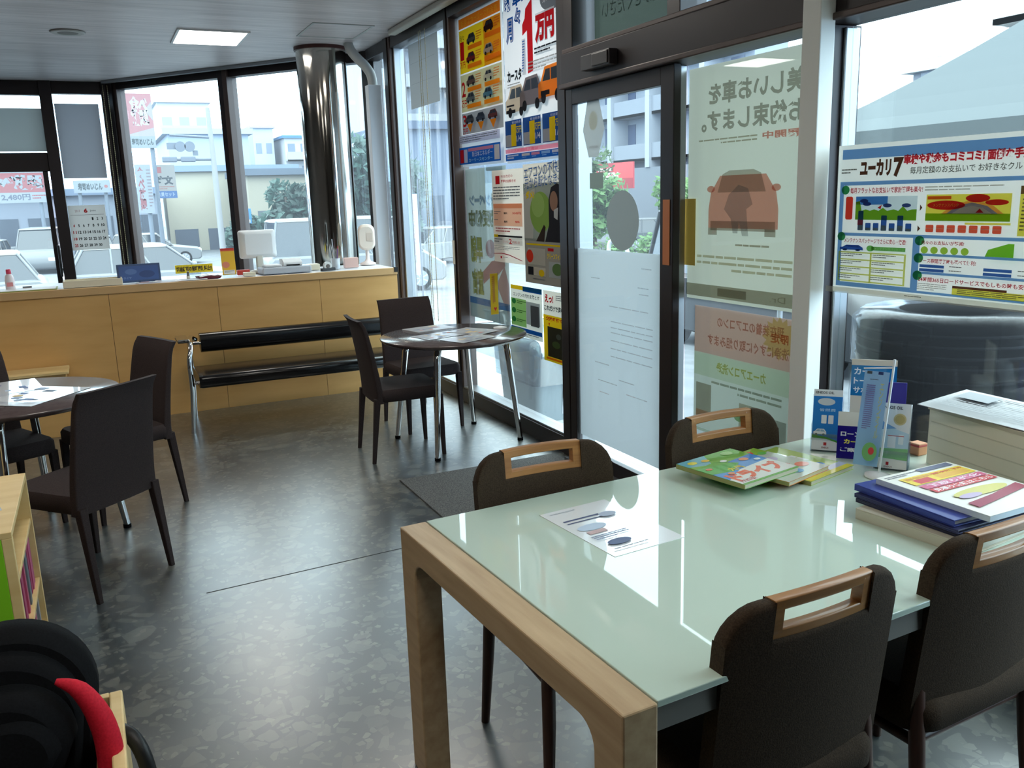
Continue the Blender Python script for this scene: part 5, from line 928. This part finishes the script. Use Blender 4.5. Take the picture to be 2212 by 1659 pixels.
# signs across the road
def board(name, label, x, y, z, w_, h_, base, draw, cat='sign', poles=None):
    t = thing(name, label, cat, (x, y, gh(x, y))); p = Poster(w_, h_, base, .12); draw(p)
    p.mats = [om(*[int(v*.62) for v in m['rgb']]) for m in p.mats]; p.build('board', t, loc=(0, 0, z-gh(x, y)))
    for px in (poles or []): MB().tube([(px, .2, 0), (px, .2, z-gh(x, y)+h_*.3)], .09, mat((96, 104, 116), .5), 10).build('pole', t)
    return t
rr = om(200, 90, 100); ww = om(190, 196, 206); kk = om(70, 84, 90)
def d_bb(p): p.rect(.05, .03, .98, .66, om(206, 110, 116)); p.text('食べ放題', .08, .08, .95, .6, ww, .12, 0); p.text('2,480円', .28, .71, .72, .93, om(120, 126, 150), .03); p.rect(.02, .74, .24, .88, om(110, 120, 160)); p.lines(.75, .75, .97, .92, 2, rr)
board('billboard', 'wide billboard with large pale characters on red across the road', -3.0, 48, 2.68, 2.75, 1.42, om(196, 202, 210), d_bb, 'billboard', (-1, 1))
board('fascia_sign', 'white fascia sign with dark brushed lettering over the restaurant roof edge', .32, 50, 2.7, 1.7, .62, om(196, 206, 218), lambda p: (p.text('寿司めいじん', .12, .2, .78, .8, kk, .05), p.ell(.88, .5, .05, .13, om(214, 130, 130))), 'sign', (-.6, .6))
def d_pole(p): p.poly([(0, 0), (1, 0), (1, .14), (.7, .3), (1, .5), (1, .62), (0, .75), (0, .3)], om(226, 150, 156)); p.text('食べ\n放題', .15, .05, .85, .6, om(236, 226, 228), .08); p.rect(0, .78, 1, 1, om(186, 196, 208)); p.text('寿司めいじん', .08, .82, .92, .95, kk, .04)
board('pole_sign', 'tall red and white restaurant pole sign across the road', 2.36, 40, 5.05, 1.0, 2.15, om(214, 200, 206), d_pole, 'sign', (.35,))
board('upright_sign', 'narrow upright white sign with vertical red lettering across the road', 2.2, 39.5, 2.32, .6, 1.95, om(196, 204, 216), lambda p: (p.text('食\nべ\n放\n題', .12, .05, .55, .95, om(190, 100, 110), .04), p.lines(.7, .1, .95, .9, 12, om(170, 150, 160))), 'sign', (.1,))
board('order_sign', 'peach sign with two dark characters and blue foot across the road', 3.2, 42, 2.66, .9, 1.42, om(196, 190, 186), lambda p: (p.rect(.12, .06, .38, .24, om(206, 110, 116)), p.text('注文', .08, .32, .88, .6, om(70, 80, 90), .06), p.lines(.08, .64, .9, .76, 2, om(200, 130, 120)), p.rect(0, .78, 1, 1, om(70, 120, 190)), p.text('21貫セット', .08, .82, .9, .95, om(190, 206, 230), .03)), 'sign', (-.35,))
# traffic lights
tl = thing('traffic_light', 'traffic light pole with a long arm over the road', 'traffic light', (4.85, 38, gh(4.85, 38))); dm = mat((92, 98, 110), .6)
MB().tube([(0, 0, 0), (-.02, 0, 4), (-.06, 0, 6.5)], [.13, .11, .08], mat((130, 130, 132), .6), 12).build('pole', tl)
MB().tube([(-.05, 0, 5.35), (-1.6, 0, 5.45)], .05, dm, 8).build('arm', tl); MB().tube([(-.03, 0, 4.5), (-1.8, 0, 4.5)], .05, dm, 8).build('arm', tl)
for x in (-.9, -1.25): b = MB(); b.lathe([(.2, -.06), (.2, .06)], dm, 20); b.build('round_sign', tl, loc=(x, -.08, 5.0)).rotation_euler = (PI/2, 0, 0)
for x in (-1.0, -1.7): b = MB(); b.box(x-.28, x+.28, -.15, 0, 4.4, 4.62, dm); b.build('lamp_housing', tl, bevel=.04)
b = MB(); b.box(-1.75, -1.35, -.05, 0, 4.9, 5.15, dm); b.box(-.8, -.6, -.05, 0, 4.65, 4.85, dm); b.build('small_sign', tl)
t = thing('street_sign', 'blue pedestrian sign on a pole beside the traffic light', 'sign', (5.9, 38, gh(5.9, 38))); MB().tube([(0, 0, 0), (0, 0, 2.7)], .035, mat((150, 152, 156), .5), 8).build('pole', t); p = Poster(.4, .6, om(60, 120, 190), .03); p.rect(.15, .75, .85, .95, om(190, 200, 214)); p.build('plate', t, loc=(0, -.06, 2.2))
# vegetation
LEAF = {}
def leaf_mat(c):
    if c not in LEAF: LEAF[c] = mat(c, .6, trans=.35)
    return LEAF[c]
def tree(label, x, y, h_, r_, c, trunk=True, name='tree', n_=1500, ls=.22, cat='tree'):
    t = thing(name, label, cat, (x, y, gh(x, y))); rn = random.Random(int(x*31+y*7)); b = MB(); c2 = tuple(int(v*.75) for v in c)
    blobs = [(rn.uniform(-.5, .5)*r_, rn.uniform(-.5, .5)*r_, h_-r_+rn.uniform(-.7, .55)*min(r_, h_*.4), rn.uniform(.4, .62)*r_) for _ in range(9)]
    for i in range(n_):
        bb = blobs[i % 9]; v = Vector((rn.gauss(0, 1), rn.gauss(0, 1), rn.gauss(0, 1))).normalized()*bb[3]*rn.uniform(.65, 1.05); p_ = Vector(bb[:3])+v
        u = Vector((rn.gauss(0, 1), rn.gauss(0, 1), rn.gauss(0, 1))).normalized(); q_ = u.orthogonal().normalized(); s_ = ls*rn.uniform(.6, 1.3)
        b.add([p_-u*s_, p_+q_*s_*.5, p_+u*s_, p_-q_*s_*.5], [(0, 1, 2, 3)], leaf_mat(c if i % 3 else c2))
    b.build('foliage', t)
    if trunk: MB().tube([(0, 0, 0), (.05, 0, h_*.4), (0, .1, h_*.8)], [.14, .1, .05], mat((70, 60, 52), .8), 8).build('trunk', t)
    return t
DG = (62, 90, 84); MG = (92, 128, 76); 
for x, y, h_, r_, l_ in ((8.6, 31, 5.0, 1.5, 'tall blue green tree left of the white duct'), (10.0, 33, 5.3, 1.6, 'tall blue green tree behind the white duct'), (11.6, 35, 4.6, 1.6, 'blue green tree beside the corner post'), (7.2, 36, 3.6, 1.2, 'grey green tree before the dark roofed shop'), (5.9, 40, 2.4, .8, 'small bush by the traffic light pole'), (15.0, 34, 3.0, 1.0, 'grey green tree beyond the hanging chains'), (8.9, 27, 2.3, .7, 'small shrub before the steel column')):
    tree(l_, x, y, h_, r_, DG)
for x, y, h_, r_, l_ in ((24.2, 41, 5.3, 1.9, 'bright green tree left of the apartments outside the door'), (22.8, 38.2, 3.6, 1.5, 'bright green tree under the shop sign'), (28.2, 39.0, 4.2, 1.7, 'green tree right of the shop sign outside the door')):
    tree(l_, x, y, h_, r_, MG, ls=.2, n_=2200)
for i in range(3): tree(['left part', 'middle part', 'right part'][i]+' of the clipped hedge outside the door', 19.6+i*1.4, 31.5-i*1.3, 1.3, 1.0, MG, False, 'hedge', 900, .12, 'hedge')
gr_ = thing('guard_rail', 'white tubular guard rail outside the sliding door', 'guard rail', (13, 21, gh(13, 21))); 
for k in (0, 1.2): MB().tube([(k*.6, -k, 0), (k*.6, -k, 1.0), (k*.6+.1, -k-.2, 1.15), (k*.6+.25, -k-.4, 1.1), (k*.6+.4, -k-.7, .0)], .06, mat((170, 172, 176), .4), 10).build('rail', gr_)
bn = thing('banner_flag', 'tall white roadside banner seen through the glass left of the posters', 'banner', (5.55, 16.2, gh(5.5, 16))); MB().tube([(.2, 0, 0), (.2, 0, 2.6)], .015, dm, 6).build('pole', bn); p = Poster(.26, 1.55, pm(190, 200, 214), .004); p.text('車\n検\n受\n付\n中', .25, .05, .75, .9, om(150, 150, 186), .02); p.build('cloth', bn, loc=(.05, 0, 1.55))
# canopy tent
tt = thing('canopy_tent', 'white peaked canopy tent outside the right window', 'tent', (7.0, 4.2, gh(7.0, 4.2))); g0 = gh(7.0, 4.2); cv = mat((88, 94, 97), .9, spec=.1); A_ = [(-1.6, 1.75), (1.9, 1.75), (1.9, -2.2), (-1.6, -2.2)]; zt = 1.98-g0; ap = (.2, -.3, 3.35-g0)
b = MB()
for i in range(4):
    p0, p1 = A_[i], A_[(i+1) % 4]
    K = 8
    for k in range(K):
        f0, f1 = k/K, (k+1)/K; P_ = lambda p, f: (p[0]+(ap[0]-p[0])*f, p[1]+(ap[1]-p[1])*f, zt+(ap[2]-zt)*(f**1.25)); b.add([P_(p0, f0), P_(p1, f0), P_(p1, f1), P_(p0, f1)], [(0, 1, 2, 3)], cv)
b.build('roof_cloth', tt); b = MB()
for i in range(4): p0, p1 = A_[i], A_[(i+1) % 4]; b.add([(p0[0], p0[1], zt-.26), (p1[0], p1[1], zt-.26), (p1[0], p1[1], zt), (p0[0], p0[1], zt)], [(0, 1, 2, 3)], cv)
b.build('valance', tt)
for x, y in A_: MB().tube([(x*.98, y*.98, 0), (x*.98, y*.98, zt)], .025, M['silver'], 8).build('leg', tt)
# tyres outside the right window
ty = None; film = wrap_mat()
for i in range(5):
    lbn = ['lowest', 'second lowest', 'middle', 'second highest', 'topmost'][i]
    if ty is None:
        ty = thing('wrapped_tyre', '', 'tyre', group='plastic wrapped tyres outside the right window'); b = MB()
        b.lathe([(.2, .03), (.3, .0), (.335, .02), (.345, .05), (.345, .19), (.335, .22), (.3, .24), (.2, .21), (.18, .17), (.18, .07), (.2, .03)], M['rubber'], 48, cap=False)
        for zz in (.06, .1, .14, .18): b.lathe([(.346, zz-.006), (.349, zz), (.346, zz+.006)], mat((24, 24, 26), .7, spec=.1), 48, cap=False)
        b.build('tyre_body', ty); b = MB(); rn = random.Random(3); b.lathe([(.19, -.002), (.33, -.002), (.362, .03), (.366, .12), (.362, .21), (.33, .242), (.19, .242)], film, 60, cap=False)
        for v in b.v: k_ = 1+rn.uniform(-.012, .012); v.x *= k_; v.y *= k_
        b.build('wrapping', ty); o = ty
    else: o = dup(ty, (0, 0, 0), 0)
    o.location = (3.035+.012*(i % 2), 2.37-.006*i, -.14+i*.247); o.rotation_euler = (0, 0, i*.7); o['label'] = 'black tyre in clear plastic, %s of the stack outside the right window' % lbn
# bin outside the poster window
bi = thing('storage_bin', 'grey bin in a plastic cover outside the poster window with a white notice on it', 'bin', (3.12, 6.1, -.14)); gm = mat((118, 130, 136), .5)
b = MB(); b.loft([[(x*k, y*k, z) for x, y in seatprofile(-.22, .22, -.36, .36, .06)] for z, k in ((0, .88), (.5, 1), (.56, 1.03), (.58, 1.0), (.64, .75))], gm); b.build('body', bi)
b = MB(); b.loft([[(x*k, y*k, z) for x, y in seatprofile(-.24, .24, -.38, .38, .08)] for z, k in ((.3, 1.01), (.5, 1.04), (.6, 1.05), (.66, .9), (.68, .5))], clear_mat((200, 212, 220), .25)); b.build('cover', bi)
p = Poster(.16, .34, om(170, 174, 182), .002); p.lines(.6, .08, .85, .9, 9, om(90, 94, 110)); o = p.build('notice', bi, loc=(.1, -.345, .22)); o.rotation_euler = (R(7), 0, 0)
